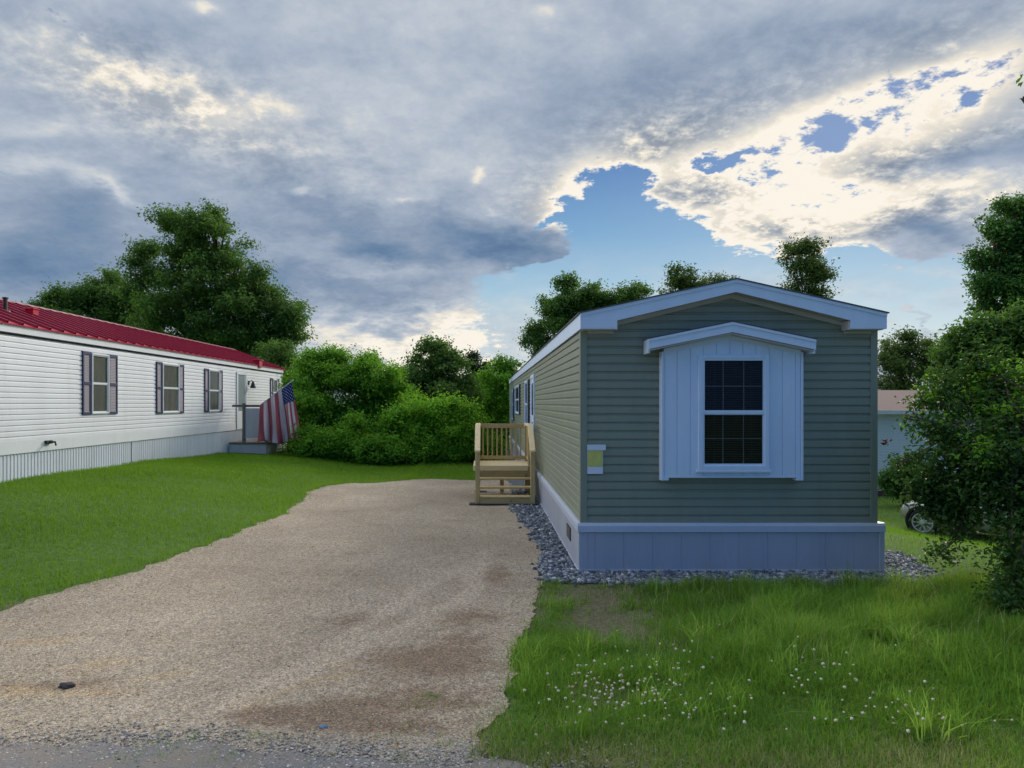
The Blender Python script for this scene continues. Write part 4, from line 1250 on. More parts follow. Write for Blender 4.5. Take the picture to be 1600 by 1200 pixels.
# ---------------------------------------------------------------- flag hanging from a slanted pole on the porch corner
fg = empty('flag', (-7.6, 24.4, 1.9), 'striped red and white flag with blue starred corner hanging from slanted porch pole', 'flag')
A = Vector(at(405, 634, 23.2)); B = Vector(at(457, 595, 23.55))
MB().tube([A, A.lerp(B, 0.5), B], 0.014, 8).build('pole', MT['steel'], fg)
MB().lathe(B, (B - A), [(0.012, -0.02), (0.028, 0.0), (0.028, 0.03), (0.0, 0.05)], 10).build('pole_finial', MT['steel'], fg)
def flag_mat():
    m = Mat('flag_cloth')
    uv = m.n('ShaderNodeUVMap')
    sp = m.n('ShaderNodeSeparateXYZ'); m.l(uv.outputs[0], sp.inputs[0])
    u, v = sp.outputs[0], sp.outputs[1]                 # u across the stripes (0 at the top stripe), v along the fly
    st_ = m.math('MODULO', m.math('FLOOR', m.math('MULTIPLY', u, 13.0)), 2.0)
    stripe = m.mix(st_, (0.55, 0.14, 0.16), (0.82, 0.72, 0.74))
    canton = m.math('MULTIPLY', m.math('LESS_THAN', u, 7.0 / 13.0), m.math('LESS_THAN', v, 0.40))
    # rows of stars, every other row shifted
    r = m.math('MULTIPLY', u, 13.0 / 7.0 * 9.0); c = m.math('MULTIPLY', v, 11.0 / 0.40)
    fr_ = m.math('SUBTRACT', m.math('FRACT', r), 0.5); fc = m.math('SUBTRACT', m.math('FRACT', c), 0.5)
    dd = m.math('ADD', m.math('POWER', fr_, 2.0), m.math('POWER', fc, 2.0))
    odd = m.math('MODULO', m.math('ADD', m.math('FLOOR', r), m.math('FLOOR', c)), 2.0)
    star = m.math('MULTIPLY', m.math('LESS_THAN', dd, 0.10), m.math('LESS_THAN', odd, 0.5))
    blue = m.mix(star, (0.018, 0.030, 0.17), (0.55, 0.56, 0.62))
    col = m.mix(canton, stripe, blue)
    m.l(col, m.b.inputs['Base Color']); m.val(Roughness=0.85)
    tr = m.n('ShaderNodeBsdfTranslucent'); m.l(col, tr.inputs[0])
    mx = m.n('ShaderNodeMixShader'); mx.inputs[0].default_value = 0.35
    m.l(m.b.outputs[0], mx.inputs[1]); m.l(tr.outputs[0], mx.inputs[2]); m.l(mx.outputs[0], m.out.inputs[0])
    return m.m
nu, nv = 79, 46
me = bpy.data.meshes.new('cloth')
verts, faces, uvs = [], [], []
org = origin_of(fg)
for i in range(nu):
    u = i / (nu - 1)
    top = B.lerp(A, 0.03 + 0.95 * u)
    bx_, bz_ = at(467 - 58 * u, 690, 23.4)[0], 0.74 + 0.05 * math.sin(9 * u)
    for j in range(nv):
        v = j / (nv - 1)
        p = top.lerp(Vector((bx_, top.y, bz_)), v)
        fold = 0.11 * v ** 0.8 * (1.25 * math.sin(u * 17 + 1.6 * math.sin(v * 2.6)) + 0.5 * math.sin(u * 39 + 1.3 + v * 2))
        p.y += fold
        p.x += 0.035 * v * math.cos(u * 21 + 0.6)
        verts.append(p - org); uvs.append((u / 0.32 * 7 / 13 if u < 0.32 else 7 / 13 + (u - 0.32) / 0.68 * 6 / 13, v * 1.25))
for i in range(nu - 1):
    for j in range(nv - 1):
        a = i * nv + j
        faces.append((a, a + nv, a + nv + 1, a + 1))
me.from_pydata([tuple(v) for v in verts], [], faces)
ul = me.uv_layers.new(name='UVMap')
for lp in me.loops: ul.data[lp.index].uv = uvs[lp.vertex_index]
for p in me.polygons: p.use_smooth = True
me.materials.append(flag_mat())
cl = bpy.data.objects.new('cloth', me); COL.objects.link(cl); cl.parent = fg
sd = cl.modifiers.new('thickness', 'SOLIDIFY'); sd.thickness = 0.004

# ---------------------------------------------------------------- low white shed-like home far right and the car beside it
nb = empty('neighbour_home', (17.0, 26.0, -1.0), 'pale neighbouring home with brown red shingled roof beyond the right side bush', 'house')
NX0, NX1, NY, NZ0, NZ1 = 12.2, 25.0, 24.0, -1.25, 1.70
fN = lambda u, o, z: (u, NY - o, z)
w = siding(fN, NX0, NX1, NZ0 + 0.3, NZ1)
b = MB().box(NX0, NX1, NY + 0.09, NY + 5.0, NZ0 - 0.1, NZ1)
off = len(w.v); w.v += b.v; w.f += [[i + off for i in q] for q in b.f]
w.build('wall', MT['blue_white'], nb)
MB(fN).box(NX0 - 0.02, NX1, -0.05, 0.02, NZ0 - 0.1, NZ0 + 0.299).build('foundation', MT['rust_roof'], nb)
m = MB()
m.hexa([(NX0 - 0.3, NY - 0.35, 1.72), (NX1 + 0.3, NY - 0.35, 1.72), (NX1 - 0.3, NY + 2.5, 2.46), (NX0 + 1.2, NY + 2.5, 2.46),
        (NX0 - 0.3, NY - 0.35, 1.78), (NX1 + 0.3, NY - 0.35, 1.78), (NX1 - 0.3, NY + 2.5, 2.52), (NX0 + 1.2, NY + 2.5, 2.52)])
m.hexa([(NX0 - 0.3, NY + 5.35, 1.72), (NX1 + 0.3, NY + 5.35, 1.72), (NX1 - 0.3, NY + 2.501, 2.46), (NX0 + 1.2, NY + 2.501, 2.46),
        (NX0 - 0.3, NY + 5.35, 1.78), (NX1 + 0.3, NY + 5.35, 1.78), (NX1 - 0.3, NY + 2.501, 2.52), (NX0 + 1.2, NY + 2.501, 2.52)])
nr = m.build('roof', MT['rust_roof'], nb)
MB().box(NX0 - 0.3, NX1 + 0.3, NY - 0.375, NY - 0.351, 1.66, 1.79).build('fascia', MT['white_trim'], nr)
for a, b_ in ((17.0, 18.0), (20.4, 21.4)):
    window(nb, fN, a, b_, 0.1, 1.2, MT['white_trim'], casing=0.06, proud=0.04, back='curtain', lift=0.021)

def make_car(loc, rz):
    car = empty('parked_car', loc, 'silver parked car half hidden behind the large dark bush on the right', 'car')
    g = loc[2]
    # local frame: x forward (towards -X world), y across
    ca, sa = math.cos(rz), math.sin(rz)
    def F(p):
        dx_, dy_ = p[0] - 1.40, p[1] + 0.8          # turned about the near front wheel
        return (loc[0] - 1.40 - (dx_ * ca - dy_ * sa), loc[1] - 0.8 + dx_ * sa + dy_ * ca, g + p[2])
    sec = [(-2.25, 0.55, 0.42, 0.74), (-2.1, 0.80, 0.30, 0.93), (-1.4, 0.89, 0.22, 1.02), (-0.2, 0.90, 0.20, 0.98), (0.9, 0.89, 0.20, 0.93), (1.50, 0.86, 0.22, 0.84), (1.80, 0.78, 0.26, 0.76), (2.00, 0.60, 0.34, 0.62)]
    m = MB(lambda *p: F(p))
    rings = []
    for x, w_, z0, z1 in sec:
        ring = []
        for yy, zz in ((-0.75, 0.0), (-0.97, 0.12), (-1.0, 0.45), (-0.97, 0.80), (-0.86, 1.0), (0.86, 1.0), (0.97, 0.80), (1.0, 0.45), (0.97, 0.12), (0.75, 0.0)):
            ring.append(m.pt((x, yy * w_, z0 + (z1 - z0) * zz)))
        rings.append(ring)
    for k in range(len(rings) - 1):
        for j in range(10): m.f.append([rings[k][j], rings[k][(j + 1) % 10], rings[k + 1][(j + 1) % 10], rings[k + 1][j]])
    m.f.append(rings[0]); m.f.append(rings[-1][::-1])
    body = m.build('body', MT['car'], car, smooth=True)
    c = MB(lambda *p: F(p))
    top = [(-1.75, 0.98), (-1.1, 1.42), (-0.1, 1.48), (0.45, 1.42), (1.15, 0.92)]
    for k in range(4):
        (xa, za), (xb, zb) = top[k], top[k + 1]
        ya, yb = 0.80 - 0.36 * (za - 0.92), 0.80 - 0.36 * (zb - 0.92)
        c.hexa([(xa, -ya, za - 0.05), (xb, -yb, zb - 0.05), (xb, yb, zb - 0.05), (xa, ya, za - 0.05), (xa, -ya, za), (xb, -yb, zb), (xb, yb, zb), (xa, ya, za)])
    c.build('roof', MT['car'], car)
    for s in (-1, 1):
        wn = MB(lambda *p: F(p))
        for (xa, xb, xc, xd) in ((-1.55, -0.45, -0.45, -1.08), (-0.38, 0.98, 0.42, -0.38)):
            def q(x, z): return (x, s * (0.81 - 0.36 * (z - 0.92)), z)
            P_ = [q(xa, 0.97), q(xb, 0.95), q(xc, 1.38), q(xd, 1.40)]
            Q_ = [(p_[0], p_[1] - s * 0.03, p_[2]) for p_ in P_]
            wn.hexa([*Q_, *P_])
        wn.build('window', MT['car_glass'], car)
        MB(lambda *p: F(p)).box(0.55, 0.75, s * 0.90, s * 1.04, 0.96, 1.08).build('mirror', MT['car'], car, 0.03)
    ws_ = MB(lambda *p: F(p)); ws_.hexa([(1.14, -0.70, 0.93), (1.14, 0.70, 0.93), (0.47, 0.60, 1.41), (0.47, -0.60, 1.41), (1.17, -0.70, 0.94), (1.17, 0.70, 0.94), (0.50, 0.60, 1.42), (0.50, -0.60, 1.42)])
    ws_.build('windscreen', MT['car_glass'], car)
    for s in (-1, 1):
        MB(lambda *p: F(p)).hexa([(1.7, s * 0.50, 0.52), (2.00, s * 0.42, 0.50), (1.90, s * 0.68, 0.50), (1.6, s * 0.80, 0.54), (1.7, s * 0.50, 0.74), (1.96, s * 0.42, 0.64), (1.88, s * 0.69, 0.66), (1.6, s * 0.81, 0.76)]).build('headlight', MT['headlamp'], car, 0.01)
    for x in (-1.38, 1.40):
        for s in (-1, 1):
            ctr = F((x, s * 0.80, 0.31))
            ax = (s * -sa * -1, s * ca, 0)
            ar = MB().lathe(F((x, s * 0.86, 0.33)), ax, [(0.37, 0.0), (0.385, 0.045), (0.33, 0.045), (0.32, 0.0)], 28).build('wheel_arch', MT['rubber'], car)
            t_ = MB().lathe(ctr, ax, [(0.20, -0.08), (0.30, -0.09), (0.315, -0.06), (0.315, 0.09), (0.30, 0.115), (0.235, 0.118), (0.225, 0.09)], 32).build('wheel', MT['rubber'], car, smooth=True)
            r_ = MB().lathe(ctr, ax, [(0.235, 0.09), (0.235, 0.119), (0.215, 0.121), (0.205, 0.09)], 32)
            for k in range(10):
                a = 2 * math.pi * k / 10
                hx = Vector((ca, -sa, 0)); d1 = hx * math.cos(a) + Vector((0, 0, math.sin(a))); d2 = hx * -math.sin(a) + Vector((0, 0, math.cos(a)))
                o = Vector(ctr) + Vector(ax) * 0.095
                e = Vector(ax) * 0.020
                r_.hexa([tuple(o + d1 * 0.04 - d2 * 0.016), tuple(o + d1 * 0.21 - d2 * 0.012), tuple(o + d1 * 0.21 + d2 * 0.012), tuple(o + d1 * 0.04 + d2 * 0.016),
                         tuple(o + e + d1 * 0.04 - d2 * 0.016), tuple(o + e + d1 * 0.21 - d2 * 0.012), tuple(o + e + d1 * 0.21 + d2 * 0.012), tuple(o + e + d1 * 0.04 + d2 * 0.016)])
            r_.lathe(ctr, ax, [(0.05, 0.09), (0.05, 0.125), (0.0, 0.128)], 12)
            r_.build('rim', MT['rim'], t_)
    return car
cp = at(1448, 823, 17.0)
make_car((cp[0] + 1.40, 17.9, gz(cp[0] + 1.0, 17.9)), R(50))

# ---------------------------------------------------------------- trees, shrubs
LF = {
    'tree': leafy('tree_leaves', (0.050, 0.112, 0.034), (0.082, 0.178, 0.044), (0.160, 0.300, 0.062), 0.40),
    'shrub': leafy('shrub_leaves', (0.064, 0.179, 0.023), (0.125, 0.320, 0.031), (0.263, 0.544, 0.053), 0.40),
    'vine': leafy('vine_leaves', (0.076, 0.198, 0.022), (0.149, 0.367, 0.033), (0.321, 0.625, 0.061), 0.42),
    'dark': leafy('dark_leaves', (0.039, 0.105, 0.033), (0.075, 0.188, 0.045), (0.164, 0.336, 0.062), 0.32, 0.4),
    'bush': leafy('bush_leaves', (0.024, 0.066, 0.022), (0.046, 0.118, 0.030), (0.110, 0.225, 0.040), 0.34, 0.5),
    'pale': leafy('pale_leaves', (0.052, 0.098, 0.029), (0.085, 0.150, 0.039), (0.143, 0.215, 0.058), 0.38),
    'pine': leafy('pine_needles', (0.020, 0.038, 0.020), (0.032, 0.055, 0.026), (0.050, 0.075, 0.034), 0.15),
}

def unit(n):
    v = rng.normal(0, 1, (n, 3))
    return v / np.linalg.norm(v, axis=1)[:, None]

def leaf_quads(c, nrm, size, asp=0.55, fold=0.18, droop=None):
    """one folded four-cornered leaf per point"""
    n = len(c)
    t = rng.normal(0, 1, (n, 3))
    if droop is not None: t = t + np.array([0, 0, -droop])
    t -= (t * nrm).sum(1)[:, None] * nrm
    t /= np.linalg.norm(t, axis=1)[:, None] + 1e-9
    b = np.cross(nrm, t)
    L = size[:, None]
    W = L * asp * rng.uniform(0.8, 1.15, (n, 1))
    v0 = c - t * L * 0.5
    v2 = c + t * L * 0.5 - nrm * L * 0.10
    v1 = c + b * W * 0.5 + nrm * L * fold - t * L * 0.06
    v3 = c - b * W * 0.5 + nrm * L * fold - t * L * 0.06
    V = np.stack([v0, v1, v2, v3], 1).reshape(-1, 3)
    F = np.arange(n * 4).reshape(n, 4)
    return V, F

def crown_leaves(clumps, n, size, spread=1.6, per=11, shell=0.55, up=0.6, lump=0.28, sub=13):
    """sprigs of leaves spread through each clump, thicker towards its outside, with an uneven outline"""
    cl = np.array([c[:6] for c in clumps], float)
    wt = np.array([c[6] if len(c) > 6 else 1.0 for c in clumps], float)
    if sub:                                             # each clump breaks into smaller leafy boughs over its outside
        big, wbig = cl, wt
        parts, w_ = [big * np.array([1, 1, 1, 0.72, 0.72, 0.72])], [wbig * 0.40]
        for k in range(sub):
            d = unit(len(big)); d[:, 2] = d[:, 2] * 0.8 + 0.15
            r = rng.uniform(0.20, 0.42, (len(big), 1))
            rr = rng.uniform(0.70, 1.08, (len(big), 1))
            parts.append(np.concatenate([big[:, :3] + d * big[:, 3:6] * rr, big[:, 3:6] * r * np.array([1.25, 1.25, 0.62])], 1)); w_.append(wbig)
        cl, wt = np.concatenate(parts), np.concatenate(w_)
    area = (cl[:, 3] * cl[:, 4] + cl[:, 4] * cl[:, 5] + cl[:, 3] * cl[:, 5])
    area = area * wt
    ns = max(1, n // per)
    idx = rng.choice(len(cl), ns, p=area / area.sum())
    d = unit(ns)
    ph = rng.uniform(0, 6.28, (len(cl), 3))[idx]
    bumpy = 1 + lump * (np.sin(d[:, 0] * 5 + ph[:, 0]) * np.sin(d[:, 1] * 5 + ph[:, 1]) + 0.7 * np.sin(d[:, 2] * 7 + ph[:, 2]) * np.sin(d[:, 0] * 8 + ph[:, 1]))
    r = (shell + (1 - shell) * rng.uniform(0, 1, ns)) * bumpy
    r *= np.where(rng.uniform(0, 1, ns) < 0.06, rng.uniform(1.05, 1.30, ns), 1)
    sp = cl[idx, :3] + d * r[:, None] * cl[idx, 3:6]
    tint_c = rng.normal(0.0, 0.10, len(cl))[idx] + rng.normal(0, 0.13, ns)
    tw_ = d + unit(ns) * 0.8 + np.array([0, 0, 0.15])      # leaves sit along short twigs
    tw_ /= np.linalg.norm(tw_, axis=1)[:, None]
    along = rng.uniform(-1, 1, (ns * per, 1)) * size * spread * 1.5
    c = np.repeat(sp, per, 0) + np.repeat(tw_, per, 0) * along + rng.normal(0, 1, (ns * per, 3)) * size * spread * 0.42
    out = np.repeat(d, per, 0)
    nrm = 0.55 * out + np.array([0, 0, up]) + unit(ns * per) * 0.75
    nrm /= np.linalg.norm(nrm, axis=1)[:, None]
    sz = size * rng.uniform(0.65, 1.3, ns * per)
    V, F = leaf_quads(c, nrm, sz)
    tint = np.clip(0.42 + np.repeat(tint_c, per) + rng.normal(0, 0.13, ns * per), 0, 1)
    return V, F, tint

def limbs(base, clumps, r0, fork):
    m = MB()
    b = Vector(base)
    top = Vector(fork)
    mid = b.lerp(top, 0.5) + Vector((random.uniform(-.1, .1), random.uniform(-.1, .1), 0)) * (top - b).length * 0.2
    m.tube([b - Vector((0, 0, 0.25)), b + (mid - b) * 0.15, mid, top], [r0 * 1.45, r0 * 1.05, r0 * 0.85, r0 * 0.65], 10)
    for c in clumps:
        e = Vector(c[:3])
        k = (e - top)
        s = top.lerp(mid, random.uniform(0, 0.45))
        q = s.lerp(e, 0.5) + Vector((0, 0, 0.10 * k.length))
        m.tube([s, q, e], [r0 * 0.5, r0 * 0.3, r0 * 0.12], 6)
        for j in range(5):
            d = Vector(unit(1)[0]); d.z = abs(d.z) * 0.8
            t = e + Vector((d.x * c[3], d.y * c[4], d.z * c[5])) * 0.65
            m.tube([q.lerp(e, random.uniform(0.2, 1.0)), e.lerp(t, 0.5), t], [r0 * 0.16, r0 * 0.10, r0 * 0.03], 5)
    return m

def px_clumps(depth, lst, thick=0.9, jitter=0.25):
    """clumps listed as (x, y, half-width, half-height) in photograph pixels at a depth"""
    out = []
    for c in lst:
        x, y, rx, rz = c[:4]
        dd = c[4] if len(c) > 4 else 0.0
        D = depth + dd
        p = at(x, y, D)
        a, b = rx * D / FPX, rz * D / FPX
        out.append((p[0], D + random.uniform(-1, 1) * jitter * a, p[2], a, max(a, b) * thick, b, c[5] if len(c) > 5 else 1.0))
    return out

def tree(name, cat, label, depth, basepx, lst, n, size, mat, r0, group=None, forkf=0.4, thick=0.9, stem='trunk', crown='crown', shell=0.55, lump=0.28, spread=1.6, per=11):
    cl = px_clumps(depth, lst, thick)
    bx_ = at(basepx, HOR, depth)[0]
    g = gz(bx_, depth)
    root = empty(name, (bx_, depth, g), label, cat, group)
    zc = sum(c[2] for c in cl) / len(cl)
    xc = sum(c[0] for c in cl) / len(cl)
    limbs((bx_, depth, g), cl, r0, (bx_ + (xc - bx_) * forkf, depth, g + (zc - g) * forkf)).build(stem, MT['bark'], root, smooth=True)
    V, F, t = crown_leaves(cl, n, size, shell=shell, lump=lump, spread=spread, per=per)
    V[:, 2] = np.maximum(V[:, 2], ground_z(V[:, 0], V[:, 1]) + 0.01)
    mass(crown, V, F, LF[mat], root, t)
    return root

# behind the white home
tree('tree', 'tree', 'tallest broad dark green tree rising behind the red metal roof', 37, 345,
     [(298, 362, 46, 34), (340, 372, 46, 40), (262, 408, 52, 46), (310, 430, 60, 50), (365, 425, 46, 40), (398, 450, 40, 44), (250, 480, 50, 50), (310, 500, 66, 60), (370, 500, 60, 58),
      (425, 490, 46, 40), (455, 495, 26, 36), (440, 525, 34, 24), (400, 545, 40, 34), (340, 545, 60, 30), (232, 520, 36, 36), (216, 440, 14, 24), (268, 345, 20, 14)],
     90000, 0.155, 'tree', 0.42, 'trees behind the white home', lump=0.34)
tree('tree', 'tree', 'low dark rounded tree left of the tallest tree above the red roof', 40, 150,
     [(170, 455, 34, 34), (122, 470, 36, 28), (82, 478, 28, 16), (185, 490, 38, 40), (135, 505, 40, 30), (95, 495, 34, 16), (205, 500, 30, 40)],
     40000, 0.155, 'tree', 0.30, 'trees behind the white home', lump=0.34)
tree('tree', 'tree', 'narrow dark tree at the far corner of the white home behind the flag', 33, 440,
     [(425, 560, 30, 26), (445, 590, 28, 40), (430, 620, 34, 50), (455, 650, 24, 50), (462, 600, 14, 40)],
     22000, 0.14, 'tree', 0.16, 'trees behind the white home', lump=0.32)

# the green bank at the end of the drive
tree('shrub', 'shrub', 'big rounded bright topped shrub at the end of the lawn right of the flag', 25.5, 545,
     [(500, 580, 38, 36), (545, 582, 46, 34), (588, 600, 40, 42), (520, 630, 60, 54), (580, 640, 56, 54), (490, 660, 30, 60), (540, 690, 66, 44), (600, 690, 44, 44), (500, 705, 40, 34), (485, 565, 22, 20), (615, 610, 22, 30)],
     80000, 0.11, 'shrub', 0.10, 'shrubs along the green bank', forkf=0.3, stem='stem', crown='foliage', lump=0.3)
tree('tree', 'tree', 'rounded mid green tree in the middle of the bank beyond the drive', 29, 682,
     [(680, 560, 34, 28), (655, 585, 34, 34), (705, 585, 34, 34), (680, 615, 52, 38), (645, 620, 24, 34), (720, 618, 26, 30), (680, 650, 48, 30)],
     40000, 0.125, 'tree', 0.16, 'trees along the green bank', lump=0.3)
tree('shrub', 'shrub', 'low sprawling yellow green vine covered shrub in front of the rounded bank tree', 24.2, 655,
     [(640, 670, 40, 26), (690, 680, 46, 30), (615, 690, 34, 30), (660, 705, 60, 24), (715, 705, 40, 24), (735, 680, 30, 34), (580, 706, 44, 24), (725, 655, 28, 24), (755, 700, 26, 28), (640, 645, 34, 26), (690, 650, 40, 24), (700, 712, 50, 18), (610, 665, 28, 26)],
     62000, 0.10, 'vine', 0.06, 'shrubs along the green bank', forkf=0.25, stem='stem', crown='foliage', lump=0.42, spread=2.0)
tree('shrub', 'shrub', 'upright green shrub behind the landing railing beside the sage home far corner', 33.5, 770,
     [(795, 575, 18, 18), (775, 600, 26, 24), (800, 605, 20, 26), (765, 635, 30, 28), (795, 640, 28, 34), (770, 675, 34, 34), (800, 685, 30, 36), (750, 655, 22, 24)],
     32000, 0.13, 'shrub', 0.08, 'shrubs along the green bank', forkf=0.3, stem='stem', crown='foliage', lump=0.36)
tree('shrub', 'shrub', 'low dark green shrub at the foot of the bank under the big rounded shrub', 23.3, 545,
     [(540, 700, 56, 30), (590, 706, 50, 26), (500, 702, 34, 30), (640, 708, 44, 22), (560, 680, 40, 30)],
     22000, 0.105, 'shrub', 0.05, 'shrubs along the green bank', forkf=0.25, stem='stem', crown='foliage', lump=0.36)
def pine(label, depth, px, top, low, w):
    b = at(px, HOR, depth); g = gz(b[0], depth)
    root = empty('pine_tree', (b[0], depth, g), label, 'pine tree', 'far pines beyond the bank')
    zt = at(px, top, depth)[2]; zl = at(px, low, depth)[2]; W = w * depth / FPX
    MB().tube([(b[0], depth, g - 0.3), (b[0], depth, (g + zt) / 2), (b[0], depth, zt)], [0.22, 0.15, 0.03], 7).build('trunk', MT['bark'], root)
    cl = []
    for k in range(9):
        t = k / 8; a = random.uniform(0, 6.28); r = W * (0.25 + 0.75 * (1 - t)) * 0.6
        cl.append((b[0] + math.cos(a) * r, depth + math.sin(a) * r, zl + (zt - zl) * t, W * (0.55 - 0.3 * t), W * (0.55 - 0.3 * t), W * 0.28))
    V, F, t_ = crown_leaves(cl, 5000, 0.22, shell=0.2, per=8)
    mass('crown', V, F, LF['pine'], root, t_)
pine('thin dark pine top showing behind the rounded bank tree', 60, 738, 556, 610, 18)
pine('shorter dark pine top between the rounded bank tree and the upright shrub', 64, 757, 570, 615, 14)

# behind the sage home
tree('tree', 'tree', 'dark spreading tree behind the left roof slope of the sage home', 36, 915,
     [(884, 440, 15, 14), (900, 470, 38, 26), (945, 472, 36, 24), (885, 505, 36, 34), (850, 525, 24, 26), (925, 505, 50, 34), (990, 462, 24, 20), (970, 490, 30, 22), (836, 520, 14, 12), (850, 470, 9, 6), (835, 545, 18, 22)],
     34000, 0.14, 'tree', 0.20, 'trees behind the sage home', lump=0.4)
tree('tree', 'tree', 'small pale treetop peeking over the left roof slope near the ridge', 44, 1070,
     [(1062, 436, 22, 16), (1078, 446, 26, 14), (1055, 455, 20, 16), (1090, 455, 18, 12), (1070, 500, 44, 40), (1078, 565, 48, 44)],
     16000, 0.17, 'pale', 0.14, 'trees behind the sage home', lump=0.4)
tree('tree', 'tree', 'tiny pale treetop just left of the ridge of the sage home', 46, 1128,
     [(1125, 440, 20, 9), (1110, 447, 14, 8), (1138, 446, 12, 10), (1128, 492, 34, 34), (1130, 555, 40, 44)],
     11000, 0.16, 'pale', 0.12, 'trees behind the sage home', lump=0.4)
tree('tree', 'tree', 'tall slender airy tree standing above the right roof slope', 45, 1265,
     [(1250, 388, 22, 14), (1272, 384, 16, 14), (1242, 410, 22, 16), (1280, 410, 18, 16), (1262, 430, 32, 20), (1290, 428, 16, 12), (1258, 455, 26, 16), (1278, 465, 22, 14), (1232, 458, 14, 6), (1218, 456, 10, 6), (1262, 505, 34, 36), (1266, 565, 36, 40)],
     21000, 0.16, 'pale', 0.16, 'trees behind the sage home', lump=0.42)
tree('tree', 'tree', 'feathery grey green tree above the brown red roof of the neighbouring home', 34, 1420,
     [(1400, 545, 32, 28), (1440, 550, 34, 32), (1385, 575, 26, 34), (1420, 585, 40, 34), (1465, 580, 34, 34), (1500, 570, 34, 36), (1395, 605, 30, 18), (1540, 580, 40, 40)],
     24000, 0.13, 'pale', 0.16, None, lump=0.4)
tree('tree', 'tree', 'tall dark blue green tree at the right edge of the picture', 20, 1615,
     [(1582, 322, 22, 16), (1605, 345, 34, 34), (1545, 362, 22, 18), (1575, 372, 26, 24), (1600, 405, 44, 40), (1535, 405, 20, 18), (1562, 420, 26, 22), (1530, 452, 22, 20), (1568, 458, 34, 26), (1625, 440, 46, 56), (1600, 490, 54, 32), (1545, 478, 20, 12), (1640, 380, 46, 56), (1620, 565, 60, 50)],
     50000, 0.10, 'dark', 0.22, 'trees on the right side', lump=0.36)
tree('tree', 'tree', 'bright green leafy young tree below the tall dark right edge tree', 12.5, 1590,
     [(1560, 522, 44, 24), (1605, 503, 40, 22), (1512, 540, 30, 18), (1570, 568, 56, 32), (1500, 580, 30, 22), (1620, 560, 50, 50), (1478, 556, 14, 8), (1525, 512, 20, 9), (1540, 600, 40, 20), (1490, 528, 12, 6)],
     26000, 0.08, 'tree', 0.07, 'trees on the right side', lump=0.42)
tree('shrub', 'shrub', 'small dense round shrub in front of the pale neighbouring home', 21.5, 1410,
     [(1412, 750, 30, 24), (1394, 756, 18, 18), (1436, 754, 20, 22), (1414, 732, 20, 14), (1420, 766, 26, 12)],
     14000, 0.085, 'dark', 0.04, None, forkf=0.2, stem='stem', crown='foliage')
# a limb of a tree that stands just outside the picture
tree('tree', 'tree', 'tree just outside the right edge with one leafy limb tip reaching in high up', 9.3, 1760,
     [(1600, 153, 8, 7), (1650, 130, 34, 20), (1720, 100, 70, 40), (1800, 60, 90, 60), (1850, 140, 80, 60), (1760, 170, 50, 30), (1790, 290, 90, 80), (1830, 420, 90, 90), (1740, 370, 50, 50)],
     24000, 0.085, 'dark', 0.10, 'trees on the right side', forkf=0.6)

# the big near bush on the right: forked stems and drooping leafy branches
BD = 7.6
bush_px = [(1440, 632, 20, 13, 0.6), (1470, 606, 32, 22, 0.8), (1462, 672, 26, 18, 0.2), (1418, 655, 9, 7, 0.4), (1424, 722, 13, 8, 0.3), (1466, 726, 26, 24, 0.1), (1452, 752, 20, 14, 0.2), (1470, 768, 18, 12, 0.1), (1434, 768, 9, 6, 0.2), (1404, 728, 8, 5, 0.3),
           (1515, 636, 44, 34, 0.4), (1530, 712, 44, 38, -0.1), (1562, 596, 54, 42, 0.5), (1592, 676, 54, 52, 0.0), (1494, 778, 24, 26, 0.0), (1540, 782, 40, 34, -0.2), (1470, 760, 22, 16, 0.1), (1508, 812, 22, 18, 0.0), (1482, 806, 14, 14, 0.1), (1440, 771, 16, 9, 0.2, 4.0), (1462, 779, 20, 9, 0.2, 4.0), (1474, 800, 12, 14, 0.1, 3.0), (1485, 790, 20, 16, 0.1, 2.0), (1520, 745, 34, 30, 0.1), (1555, 740, 40, 40, 0.1), (1500, 690, 34, 30, 0.2), (1596, 790, 46, 52, -0.4), (1470, 866, 17, 12, 0.1), (1490, 838, 16, 16, 0.0),
           (1600, 862, 26, 34, -0.3), (1615, 880, 46, 54, -0.7), (1600, 945, 46, 34, -0.9), (1580, 905, 26, 30, -0.7), (1575, 960, 24, 20, -0.9), (1610, 985, 40, 24, -1.0), (1640, 760, 50, 80, -0.3), (1645, 640, 50, 64, 0.2), (1655, 950, 50, 46, -1.0), (1566, 820, 22, 12, -0.2)]
cl = px_clumps(BD, bush_px, 0.9)
bb = (6.05, 7.2)
root = empty('bush', (bb[0], bb[1], gz(*bb)), 'large dark leafy bush with drooping branches at the right beside the sage home', 'bush')
m = MB()
for k, (dx_, dy_, h) in enumerate(((-0.25, 0.35, 1.5), (0.05, 0.2, 1.9), (0.3, 0.1, 1.6), (-0.1, -0.2, 1.1))):
    b0 = Vector((bb[0] + dx_ * 0.3, bb[1] + dy_ * 0.3, gz(*bb) - 0.1))
    tp = Vector((bb[0] + dx_ * 1.6, bb[1] + dy_, h + 0.3))
    m.tube([b0, b0.lerp(tp, 0.5) + Vector((dx_ * 0.1, 0, 0.1)), tp], [0.045, 0.035, 0.022], 8)
    for c in cl[k::4]:
        e = Vector(c[:3]); q = tp.lerp(e, 0.5) + Vector((0, 0, 0.12))
        s = b0.lerp(tp, random.uniform(0.5, 1))
        m.tube([s, q, e, e + Vector((-0.06, 0, -0.05))], [0.018, 0.012, 0.006, 0.003], 6)
        for j in range(7):
            d = Vector(unit(1)[0])
            t = e + Vector((d.x * c[3], d.y * c[4], d.z * c[5])) * 0.95
            m.tube([q.lerp(e, random.uniform(0.3, 1)), e.lerp(t, 0.55) + Vector((0, 0, 0.03)), t], [0.006, 0.004, 0.0015], 5)
m.build('stem', MT['bark'], root, smooth=True)
